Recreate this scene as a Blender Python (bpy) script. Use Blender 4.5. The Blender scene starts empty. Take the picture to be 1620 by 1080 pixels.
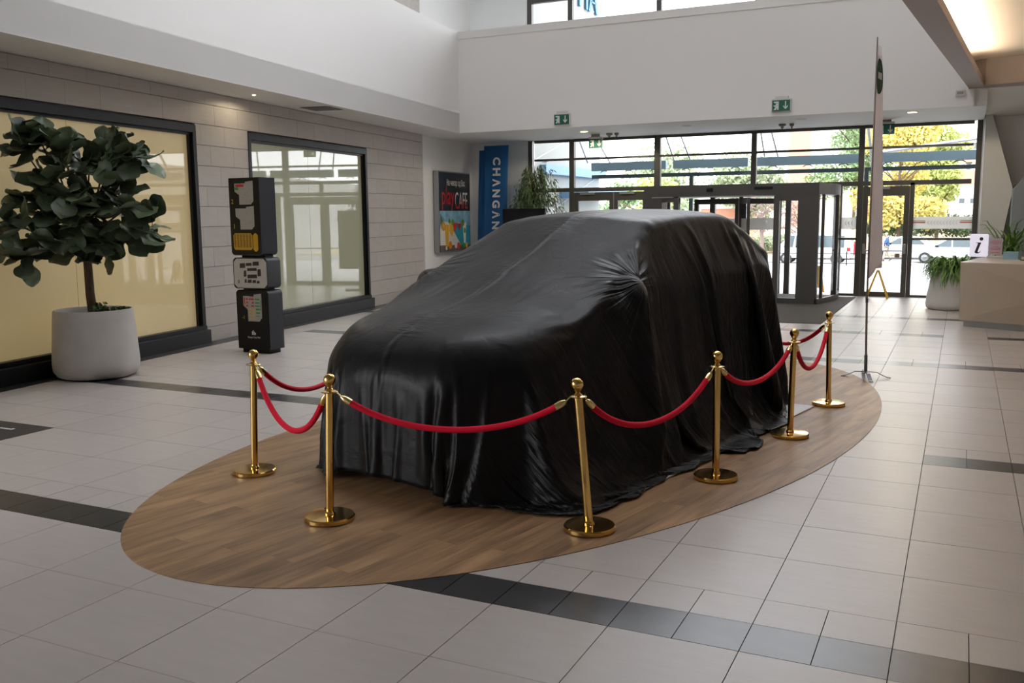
import bpy, bmesh, math, random, zlib, base64
import numpy as np
from mathutils import Matrix, Vector

random.seed(7)
SC = bpy.context.scene
COL = SC.collection

# ---------------------------------------------------------------- camera, sky, exposure
FPX, CX, CY, CZ = 1469.63, 0.1857, -3.8529, 1.8837        # focal length in pixels of a 1620-wide frame
R_AX = Vector((0.9002889, 0.4349735, -0.0169)); U_AX = Vector((0.0, 0.0, 0.0)); F_AX = Vector((0.0, 0.0, 0.0))
_p, _r, _y = 0.1352691, -0.0097036, 0.4502283              # pitch down, roll, yaw to the left of +Y
_fh = Vector((-math.sin(_y), math.cos(_y), 0)); _rt = Vector((math.cos(_y), math.sin(_y), 0)); _up = Vector((0, 0, 1))
F_AX = _fh * math.cos(_p) - _up * math.sin(_p)
_u0 = _up * math.cos(_p) + _fh * math.sin(_p)
R_AX = _rt * math.cos(_r) + _u0 * math.sin(_r)
U_AX = _u0 * math.cos(_r) - _rt * math.sin(_r)
cam_data = bpy.data.cameras.new('camera'); cam_data.sensor_width = 36.0
cam_data.lens = FPX * 36.0 / 1620.0; cam_data.clip_end = 400
cam = bpy.data.objects.new('camera', cam_data); COL.objects.link(cam)
cam.matrix_world = Matrix(((R_AX.x, U_AX.x, -F_AX.x, CX), (R_AX.y, U_AX.y, -F_AX.y, CY),
                           (R_AX.z, U_AX.z, -F_AX.z, CZ), (0, 0, 0, 1)))
SC.camera = cam
cam_data.dof.use_dof = False

def to_px(x, y, z):
    d = Vector((x - CX, y - CY, z - CZ)); k = d.dot(F_AX)
    if k < .05: return None
    return (810 + FPX * d.dot(R_AX) / k, 540 - FPX * d.dot(U_AX) / k)

world = bpy.data.worlds.new('overcast_sky'); SC.world = world; world.use_nodes = True
wn = world.node_tree; wn.nodes.clear()
w_out = wn.nodes.new('ShaderNodeOutputWorld'); w_bg = wn.nodes.new('ShaderNodeBackground')
w_tc = wn.nodes.new('ShaderNodeTexCoord'); w_sep = wn.nodes.new('ShaderNodeSeparateXYZ')
w_ramp = wn.nodes.new('ShaderNodeValToRGB')
w_ramp.color_ramp.elements[0].position = 0.0; w_ramp.color_ramp.elements[0].color = (.90, .915, .93, 1)
w_ramp.color_ramp.elements[1].position = 0.6; w_ramp.color_ramp.elements[1].color = (.925, .945, 1.0, 1)
wn.links.new(w_tc.outputs['Generated'], w_sep.inputs[0]); wn.links.new(w_sep.outputs['Z'], w_ramp.inputs[0])
wn.links.new(w_ramp.outputs[0], w_bg.inputs['Color']); wn.links.new(w_bg.outputs[0], w_out.inputs[0])
w_bg.inputs['Strength'].default_value = 4.7

SC.view_settings.view_transform = 'Standard'; SC.view_settings.look = 'None'
SC.view_settings.exposure = 0.52; SC.view_settings.gamma = 1.0; SC.view_settings.use_curve_mapping = False
try:
    SC.cycles.use_denoising = True; SC.cycles.denoiser = 'OPENIMAGEDENOISE'
    SC.cycles.max_bounces = 12; SC.cycles.diffuse_bounces = 8; SC.cycles.glossy_bounces = 4
    SC.cycles.transmission_bounces = 6; SC.cycles.transparent_max_bounces = 16
    SC.cycles.caustics_reflective = False; SC.cycles.caustics_refractive = False
    SC.cycles.sample_clamp_indirect = 6.0
except Exception:
    pass

# ---------------------------------------------------------------- materials
MATS = {}
def mat(name, col, rough=.5, metal=0.0, noise=0.0, nscale=(8, 8, 8), bump=0.0, bscale=60.0, emit=None, estr=0.0,
        rnd=0.0, coat=0.0, spec=.5, sheen=0.0, stretch=None, coords='Object'):
    m = bpy.data.materials.new(name); m.use_nodes = True; MATS[name] = m
    nt = m.node_tree; b = nt.nodes['Principled BSDF']
    b.inputs['Base Color'].default_value = (*col, 1); b.inputs['Roughness'].default_value = rough
    b.inputs['Metallic'].default_value = metal; b.inputs['Specular IOR Level'].default_value = spec
    b.inputs['Coat Weight'].default_value = coat; b.inputs['Coat Roughness'].default_value = .03
    if sheen: b.inputs['Sheen Weight'].default_value = sheen; b.inputs['Sheen Roughness'].default_value = .4
    if emit: b.inputs['Emission Color'].default_value = (*emit, 1); b.inputs['Emission Strength'].default_value = estr
    tc = None
    if noise or bump:
        tc = nt.nodes.new('ShaderNodeTexCoord'); mp = nt.nodes.new('ShaderNodeMapping')
        mp.inputs['Scale'].default_value = nscale
        nt.links.new(tc.outputs[coords], mp.inputs[0])
    src = None
    if noise:
        n = nt.nodes.new('ShaderNodeTexNoise'); n.inputs['Scale'].default_value = 1.0; n.inputs['Detail'].default_value = 5
        nt.links.new(mp.outputs[0], n.inputs['Vector'])
        mr = nt.nodes.new('ShaderNodeMapRange'); mr.inputs[1].default_value = .25; mr.inputs[2].default_value = .75
        mr.inputs[3].default_value = 1 - noise; mr.inputs[4].default_value = 1 + noise
        nt.links.new(n.outputs[0], mr.inputs[0]); src = mr.outputs[0]
    if rnd:
        oi = nt.nodes.new('ShaderNodeObjectInfo'); mr = nt.nodes.new('ShaderNodeMapRange')
        mr.inputs[3].default_value = 1 - rnd; mr.inputs[4].default_value = 1 + rnd
        nt.links.new(oi.outputs['Random'], mr.inputs[0])
        if src:
            mu = nt.nodes.new('ShaderNodeMath'); mu.operation = 'MULTIPLY'
            nt.links.new(src, mu.inputs[0]); nt.links.new(mr.outputs[0], mu.inputs[1]); src = mu.outputs[0]
        else: src = mr.outputs[0]
    if src:
        mx = nt.nodes.new('ShaderNodeVectorMath'); mx.operation = 'SCALE'; mx.inputs[0].default_value = col
        nt.links.new(src, mx.inputs['Scale']); nt.links.new(mx.outputs[0], b.inputs['Base Color'])
    if bump:
        n2 = nt.nodes.new('ShaderNodeTexNoise'); n2.inputs['Scale'].default_value = bscale; n2.inputs['Detail'].default_value = 3
        nt.links.new((mp if stretch else tc).outputs[0 if stretch else coords], n2.inputs['Vector'])
        bp = nt.nodes.new('ShaderNodeBump'); bp.inputs['Strength'].default_value = bump; bp.inputs['Distance'].default_value = .01
        nt.links.new(n2.outputs[0], bp.inputs['Height']); nt.links.new(bp.outputs[0], b.inputs['Normal'])
    return m

mat('tile_light', (.47, .43, .405), .34, noise=.05, nscale=(3, 14, 3), rnd=.035, bump=.06, bscale=5, stretch=True, spec=.5)
mat('tile_dark', (.034, .034, .036), .28, noise=.25, nscale=(5, 9, 5), rnd=.12, spec=.5)
mat('grout', (.10, .088, .08), .8)
mat('slab', (.40, .37, .35), .5)
mat('stone', (.46, .42, .385), .62, noise=.06, nscale=(2.2, 2.2, 26), rnd=.035)
mat('joint', (.09, .08, .075), .9)
mat('white', (.82, .81, .80), .65)
mat('white_cool', (.80, .82, .815), .65)
mat('grey_wall', (.58, .575, .57), .7)
mat('grey_wall_shaded', (.56, .55, .54), .7)  # grey_wall again, shade of the turned-away fold put into the colour
mat('rear_wall', (.34, .33, .32), .7)
mat('blue_wall', (.33, .37, .43), .65)
mat('taupe', (.36, .30, .27), .6)
mat('cream_ceiling', (.80, .72, .62), .7)
mat('frame_dark', (.009, .010, .013), .4, spec=.3)
mat('alu', (.095, .09, .085), .42, metal=.35)
mat('alu_light', (.36, .38, .40), .35, metal=.7)
mat('brass', (.80, .52, .17), .13, metal=1.0)
mat('brass_light', (.86, .66, .30), .2, metal=1.0)
mat('velvet', (.72, .005, .032), .7, spec=.2, bump=.3, bscale=500)
mat('concrete', (.56, .535, .51), .75, noise=.06, nscale=(4, 4, 4), bump=.08, bscale=40)
mat('soil', (.05, .035, .025), .9, bump=.6, bscale=50)
mat('bark', (.11, .075, .05), .9, noise=.4, nscale=(30, 30, 12), bump=.6, bscale=60)
mat('fig_leaf', (.095, .128, .072), .36, noise=.35, nscale=(4, 4, 4), rnd=.45, spec=.6)
mat('fig_vein', (.10, .15, .06), .45)
mat('ficus_leaf', (.10, .17, .065), .4, noise=.5, nscale=(9, 9, 9))
mat('strap_leaf', (.14, .27, .05), .42, noise=.45, nscale=(9, 9, 9))
mat('black_matte', (.010, .010, .012), .5, spec=.25)
mat('kiosk_side', (.028, .030, .038), .45, spec=.35)
mat('kiosk_white', (.55, .545, .53), .4)
mat('map_grey', (.42, .41, .40), .6)
mat('yellow_print', (.62, .36, .02), .5)
mat('red_print', (.55, .02, .02), .5)
mat('green_print', (.03, .30, .10), .5)
mat('amber_print', (.70, .46, .16), .5)
mat('white_print', (.75, .75, .75), .5)
mat('grey_print', (.30, .30, .31), .5)
mat('dark_print', (.03, .03, .035), .5)
mat('banner_blue', (.010, .105, .30), .6, noise=.1, nscale=(6, 6, 1.5))
mat('poster_black', (.018, .022, .03), .35)
mat('poster_sky', (.25, .48, .66), .4, noise=.35, nscale=(6, 6, 5))
mat('poster_sea', (.02, .34, .45), .4, noise=.2, nscale=(4, 4, 12))
mat('poster_sand', (.72, .70, .66), .4)
mat('poster_wood', (.13, .09, .075), .5)
mat('poster_orange', (.72, .24, .02), .4)
mat('poster_yellow', (.75, .42, .02), .4)
mat('poster_red', (.62, .04, .04), .4)
mat('poster_green', (.10, .30, .04), .4)
mat('poster_palm', (.07, .15, .06), .5)
mat('sign_green', (.002, .115, .070), .4)
mat('sign_white', (.62, .68, .68), .4)
mat('sign_case', (.66, .65, .63), .45)
mat('beige_desk', (.40, .335, .265), .55, noise=.02, nscale=(3, 3, 3))
mat('desk_top', (.62, .55, .47), .35)
mat('kick_metal', (.36, .37, .37), .35, metal=.6)
mat('sign_panel', (.82, .80, .90), .4, emit=(.85, .83, 1.0), estr=.35)
mat('paper', (.42, .36, .39), .6)
mat('flag_green', (.006, .085, .045), .6)
mat('pole_metal', (.30, .25, .23), .35, metal=.7)
mat('leg_metal', (.16, .16, .18), .4, metal=.7)
mat('yellow_plastic', (.80, .46, .02), .4)
mat('carpet', (.085, .075, .068), .95, noise=.2, nscale=(60, 60, 60), bump=.5, bscale=300)
mat('mat_board', (.66, .64, .66), .5)
mat('steel_blue', (.15, .23, .28), .45, metal=.3)
mat('steel_dark', (.02, .04, .045), .5)
mat('plaza', (.46, .455, .45), .85, noise=.04, nscale=(.6, .6, .6))
mat('road', (.30, .30, .30), .9)
mat('dry_grass', (.50, .40, .25), .95, noise=.25, nscale=(.8, .8, .8))
mat('cladding', (.30, .32, .30), .6, noise=.05, nscale=(.5, .5, .5))
mat('cladding_blue', (.16, .32, .52), .5)
mat('render_white', (.74, .73, .71), .8)
mat('brick_red', (.60, .28, .20), .85)
mat('win_dark', (.10, .12, .14), .2)
mat('shutter', (.52, .54, .56), .6)
mat('leaf_yellow', (.64, .55, .16), .6, noise=.45, nscale=(.9, .9, .9))
mat('leaf_lime', (.44, .50, .16), .6, noise=.45, nscale=(.9, .9, .9))
mat('leaf_green', (.20, .31, .14), .6, noise=.5, nscale=(.7, .7, .7))
mat('leaf_deep', (.08, .13, .06), .6, noise=.5, nscale=(.8, .8, .8))
mat('leaf_pale', (.40, .47, .30), .6, noise=.3, nscale=(.6, .6, .6))
mat('twig', (.24, .18, .16), .9)
mat('car_white', (.60, .61, .63), .25, coat=.6)
mat('car_red', (.50, .02, .04), .25, coat=.6)
mat('tyre', (.02, .02, .022), .7)
mat('rim', (.28, .29, .30), .35, metal=.8)
mat('car_glass', (.06, .09, .10), .08)
mat('lamp_red', (.45, .02, .02), .3)
mat('jacket', (.035, .10, .24), .8)
mat('trousers', (.45, .41, .34), .85)
mat('skin', (.48, .28, .20), .6)
mat('hair_grey', (.28, .26, .25), .8)
mat('shoe', (.10, .08, .07), .6)
mat('downlight', (1, .9, .7), .4, emit=(1.0, .80, .45), estr=9.0)
mat('downlight_off', (.55, .56, .55), .4)
mat('led_warm', (1, .85, .65), .4, emit=(1.0, .83, .62), estr=30.0)
mat('strip_glow', (.8, .8, .8), .3, emit=(1.0, .95, .95), estr=1.2)  # painted glow for the reflective canopy underside
mat('grille', (.10, .095, .09), .6)
mat('detector', (.28, .27, .26), .5)
mat('tray_blue', (.30, .50, .62), .25)
mat('letter_blue', (.05, .20, .34), .5)

def glass(name, tint, refl=.6):
    m = bpy.data.materials.new(name); m.use_nodes = True; MATS[name] = m
    nt = m.node_tree; nt.nodes.clear()
    o = nt.nodes.new('ShaderNodeOutputMaterial'); mx = nt.nodes.new('ShaderNodeMixShader')
    t = nt.nodes.new('ShaderNodeBsdfTransparent'); t.inputs[0].default_value = (*tint, 1)
    g = nt.nodes.new('ShaderNodeBsdfGlossy'); g.inputs['Roughness'].default_value = .015
    fr = nt.nodes.new('ShaderNodeFresnel'); fr.inputs[0].default_value = 1.45
    mu = nt.nodes.new('ShaderNodeMath'); mu.operation = 'MULTIPLY'; mu.inputs[1].default_value = refl
    nt.links.new(fr.outputs[0], mu.inputs[0]); nt.links.new(mu.outputs[0], mx.inputs[0])
    nt.links.new(t.outputs[0], mx.inputs[1]); nt.links.new(g.outputs[0], mx.inputs[2]); nt.links.new(mx.outputs[0], o.inputs[0])
    return m
glass('glass', (.985, .986, .984))
glass('glass_tint', (.955, .96, .96))
glass('acrylic', (.93, .95, .96))

def thin_sheet(name, col, clear):
    m = bpy.data.materials.new(name); m.use_nodes = True; MATS[name] = m
    nt = m.node_tree; nt.nodes.clear(); o = nt.nodes.new('ShaderNodeOutputMaterial')
    d = nt.nodes.new('ShaderNodeBsdfDiffuse'); t = nt.nodes.new('ShaderNodeBsdfTranslucent'); x = nt.nodes.new('ShaderNodeMixShader'); x.inputs[0].default_value = .5
    for n in (d, t): n.inputs[0].default_value = (*col, 1)
    nt.links.new(d.outputs[0], x.inputs[1]); nt.links.new(t.outputs[0], x.inputs[2])
    c = nt.nodes.new('ShaderNodeBsdfTransparent'); y = nt.nodes.new('ShaderNodeMixShader'); y.inputs[0].default_value = clear
    nt.links.new(x.outputs[0], y.inputs[1]); nt.links.new(c.outputs[0], y.inputs[2]); nt.links.new(y.outputs[0], o.inputs[0])
thin_sheet('flag_white', (.88, .84, .85), 0.0)
thin_sheet('door_film', (.85, .85, .83), .15)
def cafe_mat():
    m = mat('cafe_print', (.75, .75, .75), .5); nt = m.node_tree; b = nt.nodes['Principled BSDF']
    tc = nt.nodes.new('ShaderNodeTexCoord'); sp = nt.nodes.new('ShaderNodeSeparateXYZ'); cr = nt.nodes.new('ShaderNodeValToRGB')
    nt.links.new(tc.outputs['Generated'], sp.inputs[0]); nt.links.new(sp.outputs['Y'], cr.inputs[0]); nt.links.new(cr.outputs[0], b.inputs['Base Color'])
    cr.color_ramp.elements[0].position = .12; cr.color_ramp.elements[0].color = (.55, .02, .03, 1); cr.color_ramp.elements[1].position = .6; cr.color_ramp.elements[1].color = (.75, .75, .75, 1)
cafe_mat()

# shop window: glass in front of a cream film that is lit from behind
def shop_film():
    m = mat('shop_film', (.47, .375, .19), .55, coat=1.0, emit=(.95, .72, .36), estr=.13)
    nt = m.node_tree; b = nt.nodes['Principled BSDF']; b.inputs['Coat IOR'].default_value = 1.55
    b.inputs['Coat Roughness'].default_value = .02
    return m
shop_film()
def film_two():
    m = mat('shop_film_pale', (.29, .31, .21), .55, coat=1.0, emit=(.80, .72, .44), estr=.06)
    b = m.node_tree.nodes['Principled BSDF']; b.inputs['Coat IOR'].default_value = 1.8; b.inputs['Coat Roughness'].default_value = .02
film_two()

def wood_mat():
    m = bpy.data.materials.new('wood_plank'); m.use_nodes = True; MATS['wood_plank'] = m
    nt = m.node_tree; b = nt.nodes['Principled BSDF']; N = nt.nodes.new; L = nt.links.new
    geo = N('ShaderNodeNewGeometry'); oi = N('ShaderNodeObjectInfo'); off = N('ShaderNodeVectorMath'); off.operation = 'SCALE'
    rv = N('ShaderNodeCombineXYZ'); L(oi.outputs['Random'], rv.inputs[0]); L(oi.outputs['Random'], rv.inputs[1])
    off.inputs['Scale'].default_value = 37.0; L(rv.outputs[0], off.inputs[0])
    rot = N('ShaderNodeMapping'); rot.vector_type = 'POINT'; rot.inputs['Rotation'].default_value = (0, 0, WOOD_ANG)
    L(geo.outputs['Position'], rot.inputs[0])
    ad = N('ShaderNodeVectorMath'); ad.operation = 'ADD'; L(rot.outputs[0], ad.inputs[0]); L(off.outputs[0], ad.inputs[1])
    sc = N('ShaderNodeMapping'); sc.inputs['Scale'].default_value = (9, 1.1, 1); L(ad.outputs[0], sc.inputs[0])
    n1 = N('ShaderNodeTexNoise'); n1.inputs['Scale'].default_value = 1.0; n1.inputs['Detail'].default_value = 6; n1.inputs['Distortion'].default_value = .6
    L(sc.outputs[0], n1.inputs['Vector'])
    sc2 = N('ShaderNodeMapping'); sc2.inputs['Scale'].default_value = (70, 3, 1); L(ad.outputs[0], sc2.inputs[0])
    n2 = N('ShaderNodeTexNoise'); n2.inputs['Scale'].default_value = 1.0; n2.inputs['Detail'].default_value = 3; L(sc2.outputs[0], n2.inputs['Vector'])
    mm = N('ShaderNodeMath'); mm.operation = 'MULTIPLY_ADD'; mm.inputs[1].default_value = .35; L(n2.outputs[0], mm.inputs[0])
    mr0 = N('ShaderNodeMapRange'); mr0.inputs[3].default_value = -.03; mr0.inputs[4].default_value = .03; L(oi.outputs['Random'], mr0.inputs[0])
    a1 = N('ShaderNodeMath'); a1.operation = 'ADD'; L(n1.outputs[0], a1.inputs[0]); L(mr0.outputs[0], a1.inputs[1])
    L(a1.outputs[0], mm.inputs[2])
    cr = N('ShaderNodeValToRGB'); e = cr.color_ramp.elements
    e[0].position = .38; e[0].color = (.125, .070, .036, 1); e[1].position = .98; e[1].color = (.47, .285, .145, 1)
    x = e.new(.62); x.color = (.265, .154, .078, 1)
    L(mm.outputs[0], cr.inputs[0]); L(cr.outputs[0], b.inputs['Base Color'])
    b.inputs['Roughness'].default_value = .42; b.inputs['Specular IOR Level'].default_value = .3
    bp = N('ShaderNodeBump'); bp.inputs['Strength'].default_value = .12; bp.inputs['Distance'].default_value = .004
    L(n2.outputs[0], bp.inputs['Height']); L(bp.outputs[0], b.inputs['Normal'])
WOOD_ANG = math.radians(11.5)
wood_mat()

# ---------------------------------------------------------------- mesh helpers
class MB:
    """collects vertices and faces for one mesh"""
    def __init__(s): s.v = []; s.f = []
    def add(s, v, f):
        o = len(s.v); s.v += [tuple(p) for p in v]; s.f += [tuple(i + o for i in q) for q in f]; return s
    def box(s, x0, x1, y0, y1, z0, z1):
        v = [(x0, y0, z0), (x1, y0, z0), (x1, y1, z0), (x0, y1, z0), (x0, y0, z1), (x1, y0, z1), (x1, y1, z1), (x0, y1, z1)]
        return s.add(v, [(0, 3, 2, 1), (4, 5, 6, 7), (0, 1, 5, 4), (1, 2, 6, 5), (2, 3, 7, 6), (3, 0, 4, 7)])
    def obox(s, M, x0, x1, y0, y1, z0, z1):
        b = MB().box(x0, x1, y0, y1, z0, z1); return s.add([M @ Vector(p) for p in b.v], b.f)
    def prism(s, poly, z0, z1):
        n = len(poly); v = [(p[0], p[1], z0) for p in poly] + [(p[0], p[1], z1) for p in poly]
        a = sum(poly[i][0] * poly[(i + 1) % n][1] - poly[(i + 1) % n][0] * poly[i][1] for i in range(n))
        f = [tuple(range(n))[::-1], tuple(range(n, 2 * n))] + [(i, (i + 1) % n, n + (i + 1) % n, n + i) for i in range(n)]
        if a < 0: f = [q[::-1] for q in f]
        return s.add(v, f)
    def poly_on(s, M, poly, t=.002):
        """flat shape of thickness t, drawn in the local xz plane of M, front towards local -y"""
        b = MB().prism(poly, 0, t); return s.add([M @ Vector((p[0], -p[2], p[1])) for p in b.v], b.f)
    def tube(s, pts, rad, n=10, cap=True):
        pts = [Vector(p) for p in pts]; rr = rad if isinstance(rad, (list, tuple)) else [rad] * len(pts)
        o = len(s.v); prev = None
        for i, p in enumerate(pts):
            t = (pts[min(i + 1, len(pts) - 1)] - pts[max(i - 1, 0)]).normalized()
            a = prev if prev is not None else (Vector((0, 0, 1)) if abs(t.z) < .9 else Vector((1, 0, 0)))
            u = (a - t * a.dot(t)).normalized(); w = t.cross(u); prev = u
            for k in range(n):
                c = 2 * math.pi * k / n; q = p + (u * math.cos(c) + w * math.sin(c)) * rr[i]; s.v.append(tuple(q))
        for i in range(len(pts) - 1):
            for k in range(n):
                s.f.append((o + i * n + k, o + i * n + (k + 1) % n, o + (i + 1) * n + (k + 1) % n, o + (i + 1) * n + k))
        if cap:
            s.f.append(tuple(o + k for k in range(n))[::-1]); s.f.append(tuple(o + (len(pts) - 1) * n + k for k in range(n)))
        return s
    def lathe(s, prof, n=32, M=None):
        o = len(s.v); M = M or Matrix()
        rings = []
        for r, z in prof:
            if r < 1e-5: s.v.append(tuple(M @ Vector((0, 0, z)))); rings.append([len(s.v) - 1])
            else:
                ids = []
                for k in range(n):
                    c = 2 * math.pi * k / n; s.v.append(tuple(M @ Vector((r * math.cos(c), r * math.sin(c), z)))); ids.append(len(s.v) - 1)
                rings.append(ids)
        for a, b in zip(rings, rings[1:]):
            if len(a) == 1 and len(b) == 1: continue
            for k in range(n):
                k2 = (k + 1) % n
                if len(a) == 1: s.f.append((a[0], b[k2], b[k]))
                elif len(b) == 1: s.f.append((a[k], a[k2], b[0]))
                else: s.f.append((a[k], a[k2], b[k2], b[k]))
        return s
    def mesh(s, name, m, smooth=None):
        me = bpy.data.meshes.new(name); me.from_pydata(s.v, [], s.f); me.update()
        if m: me.materials.append(MATS[m] if isinstance(m, str) else m)
        if smooth:
            me.polygons.foreach_set('use_smooth', [True] * len(me.polygons))
            me.set_sharp_from_angle(angle=math.radians(smooth))
        return me
    def build(s, name, m, parent=None, smooth=None, bevel=0, mw=None):
        o = bpy.data.objects.new(name, s.mesh(name, m, smooth)); COL.objects.link(o)
        if parent: o.parent = parent
        if mw is not None: o.matrix_local = mw
        if bevel:
            b = o.modifiers.new('bevel', 'BEVEL'); b.width = bevel; b.segments = 2; b.limit_method = 'ANGLE'
        return o

def inst(me, name, parent=None, mw=None):
    o = bpy.data.objects.new(name, me); COL.objects.link(o)
    if parent: o.parent = parent
    if mw is not None: o.matrix_local = mw
    return o
def tag(o, label, cat, group=None):
    o['label'] = label; o['category'] = cat
    if group: o['group'] = group
    return o
def thing(name, label, cat, loc=(0, 0, 0), rz=0.0, group=None):
    o = bpy.data.objects.new(name, None); COL.objects.link(o); o.location = loc; o.rotation_euler = (0, 0, rz)
    o.empty_display_size = .2
    return tag(o, label, cat, group)
def struct(o): o['kind'] = 'structure'; return o
def sroot(name, loc=(0, 0, 0)):
    o = bpy.data.objects.new(name, None); COL.objects.link(o); o.location = loc; return struct(o)
def stuff(o): o['kind'] = 'stuff'; return o
def text(name, s, size, m, parent, M, ext=.002, shear=0.0, sx=1.0, align='CENTER', bold=0.0, fit=None):
    c = bpy.data.curves.new(name, 'FONT'); c.body = s; c.size = size; c.extrude = ext; c.align_x = align; c.align_y = 'CENTER'
    c.shear = shear; c.offset = bold; c.resolution_u = 3
    t = bpy.data.objects.new('tmp_text', c); COL.objects.link(t)
    dg = bpy.context.evaluated_depsgraph_get(); me = bpy.data.meshes.new_from_object(t.evaluated_get(dg))
    bpy.data.objects.remove(t); bpy.data.curves.remove(c); me.name = name
    me.materials.clear(); me.materials.append(MATS[m])
    if fit:
        vs = [v.co for v in me.vertices]; x0, x1 = min(v.x for v in vs), max(v.x for v in vs); y0, y1 = min(v.y for v in vs), max(v.y for v in vs)
        me.transform(Matrix.Translation((-(x0 + x1) / 2, -(y0 + y1) / 2, 0))); me.transform(Matrix.Diagonal((fit[0] / (x1 - x0), fit[1] / (y1 - y0), 1, 1)))
    else: me.transform(Matrix.Diagonal((sx, 1, 1, 1)))
    return inst(me, name, parent, M)
def facing(origin, xdir):
    """local x along xdir (horizontal), local z up, front is local -y"""
    x = Vector(xdir).normalized(); z = Vector((0, 0, 1)); y = z.cross(x)
    return Matrix(((x.x, y.x, 0, origin[0]), (x.y, y.y, 0, origin[1]), (x.z, y.z, 1, origin[2]), (0, 0, 0, 1)))
UPRIGHT = Matrix.Rotation(math.pi / 2, 4, 'X')     # text plane xy -> xz, front towards -y

# ---------------------------------------------------------------- the hall: floor of tiles
T = .6
EC = Vector((-2.774, 3.990)); EA, EB = 4.465, 2.225; EANG = math.radians(11.3)
ax2 = Vector((math.sin(EANG), math.cos(EANG))); rt2 = Vector((math.cos(EANG), -math.sin(EANG)))
def in_ellipse(x, y, k=1.0):
    d = Vector((x, y)) - EC; return (d.dot(ax2) / (EA * k)) ** 2 + (d.dot(rt2) / (EB * k)) ** 2 < 1
WA = Vector((-10.14, 6.80)); WD = Vector((-.1357, .9907)).normalized(); WN = Vector((WD.y, -WD.x))   # left wall: point, direction, normal into the hall
def wall_x(y): return WA.x + (y - WA.y) * WD.x / WD.y

floor = MB().box(-13.5, 9.0, -14.0, 18.5, -.32, -.012).build('floor', 'grout')
struct(floor)

stripes = {0: [(-99, 99)], 6: [(-99, -6), (0, 99)], 14: [(-16, 99)], 19: [(-99, 0), (1, 99)], 23: [(-99, 99)], -9: [(-99, 99)], -16: [(-99, 99)]}
tiles = []          # (x0, x1, y0, y1, dark)
for j in range(-23, 31):
    for i in range(-22, 15):
        x0, y0 = i * T, j * T
        y1 = min(y0 + T, 18.4)
        if x0 + T < wall_x(y0) - .1: continue
        if y1 <= y0 + .05: continue
        if all(in_ellipse(px, py, .985) for px, py in ((x0, y0), (x0 + T, y0), (x0, y0 + T), (x0 + T, y0 + T))): continue
        st = j in stripes and any(a <= i < b for a, b in stripes[j])
        if st:
            for k in (0, 1):
                tiles.append((x0 + k * T / 2, x0 + k * T / 2 + T / 2, y0, y0 + T / 2, True))
                tiles.append((x0 + k * T / 2, x0 + k * T / 2 + T / 2, y0 + T / 2, y1, False))
        else:
            tiles.append((x0, x0 + T, y0, y1, False))
def shown(t):
    q = [to_px(x, y, 0) for x, y in ((t[0], t[2]), (t[1], t[2]), (t[1], t[3]), (t[0], t[3]))]
    if any(p is None for p in q): return 0
    if not any(-20 < p[0] < 1640 and -20 < p[1] < 1100 for p in q): return 0
    q = [(min(max(p[0], 0), 1620), min(max(p[1], 0), 1080)) for p in q]
    return abs(sum(q[k][0] * q[(k + 1) % 4][1] - q[(k + 1) % 4][0] * q[k][1] for k in range(4))) / 2
ranked = sorted(tiles, key=shown, reverse=True)
g = .0022
tile_mesh = {}
far_l, far_d = MB(), MB()
for n, t in enumerate(ranked):
    if n < 300 and shown(t) > 60:
        key = (round(t[1] - t[0], 3), round(t[3] - t[2], 3), t[4])
        if key not in tile_mesh:
            w, h = key[0], key[1]
            tile_mesh[key] = MB().box(g, w - g, g, h - g, -.02, 0).mesh('tile', 'tile_dark' if t[4] else 'tile_light')
        o = inst(tile_mesh[key], 'tile', floor, Matrix.Translation((t[0], t[2], random.uniform(-.0004, .0004))))
    else:
        (far_d if t[4] else far_l).box(t[0] + g, t[1] - g, t[2] + g, t[3] - g, -.02, 0)
stuff(far_l.build('far_tiles', 'tile_light', floor)); stuff(far_d.build('far_dark_tiles', 'tile_dark', floor))

# dark border along the left wall
bp = [(WA + WD * u + WN * v) for u, v in ((-9, -.02), (8.46, -.02), (8.46, .30), (-9, .30))]
struct(MB().prism([(p.x, p.y) for p in bp], .0004, .004).build('trim_1', 'tile_dark'))

# ---------------------------------------------------------------- oval wood floor, plank by plank
oval = thing('oval_wood_floor', 'large brown wood-look oval laid into the pale tiles under the covered car', 'floor panel', (EC.x, EC.y, 0), -EANG)
def clip(poly, inside, cut):
    out = []
    for a, b in zip(poly, poly[1:] + poly[:1]):
        ia, ib = inside(a), inside(b)
        if ia: out.append(a)
        if ia != ib: out.append(cut(a, b))
    return out
ell = [(EB * math.cos(2 * math.pi * k / 160), EA * math.sin(2 * math.pi * k / 160)) for k in range(160)]
def clip_rect(poly, x0, x1, y0, y1):
    for ax, lim, sg in ((0, x0, 1), (0, x1, -1), (1, y0, 1), (1, y1, -1)):
        def ins(p, ax=ax, lim=lim, sg=sg): return (p[ax] - lim) * sg >= 0
        def cut(a, b, ax=ax, lim=lim):
            t = (lim - a[ax]) / (b[ax] - a[ax]); return (a[0] + (b[0] - a[0]) * t, a[1] + (b[1] - a[1]) * t)
        poly = clip(poly, ins, cut)
        if len(poly) < 3: return []
    return poly
PW, PL = .185, 1.25
row = 0; x = -EB - .03
while x < EB:
    y = -EA - ((row * .47) % 1.0) * PL
    while y < EA:
        q = clip_rect(ell, x + .0004, x + PW - .0004, y + .0004, y + PL - .0004)
        if len(q) >= 3:
            ar = abs(sum(q[k][0] * q[(k + 1) % len(q)][1] - q[(k + 1) % len(q)][0] * q[k][1] for k in range(len(q)))) / 2
            if ar > .0004: MB().prism(q, .0005, .0045).build('plank', 'wood_plank', oval)
        y += PL
    x += PW; row += 1

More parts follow.
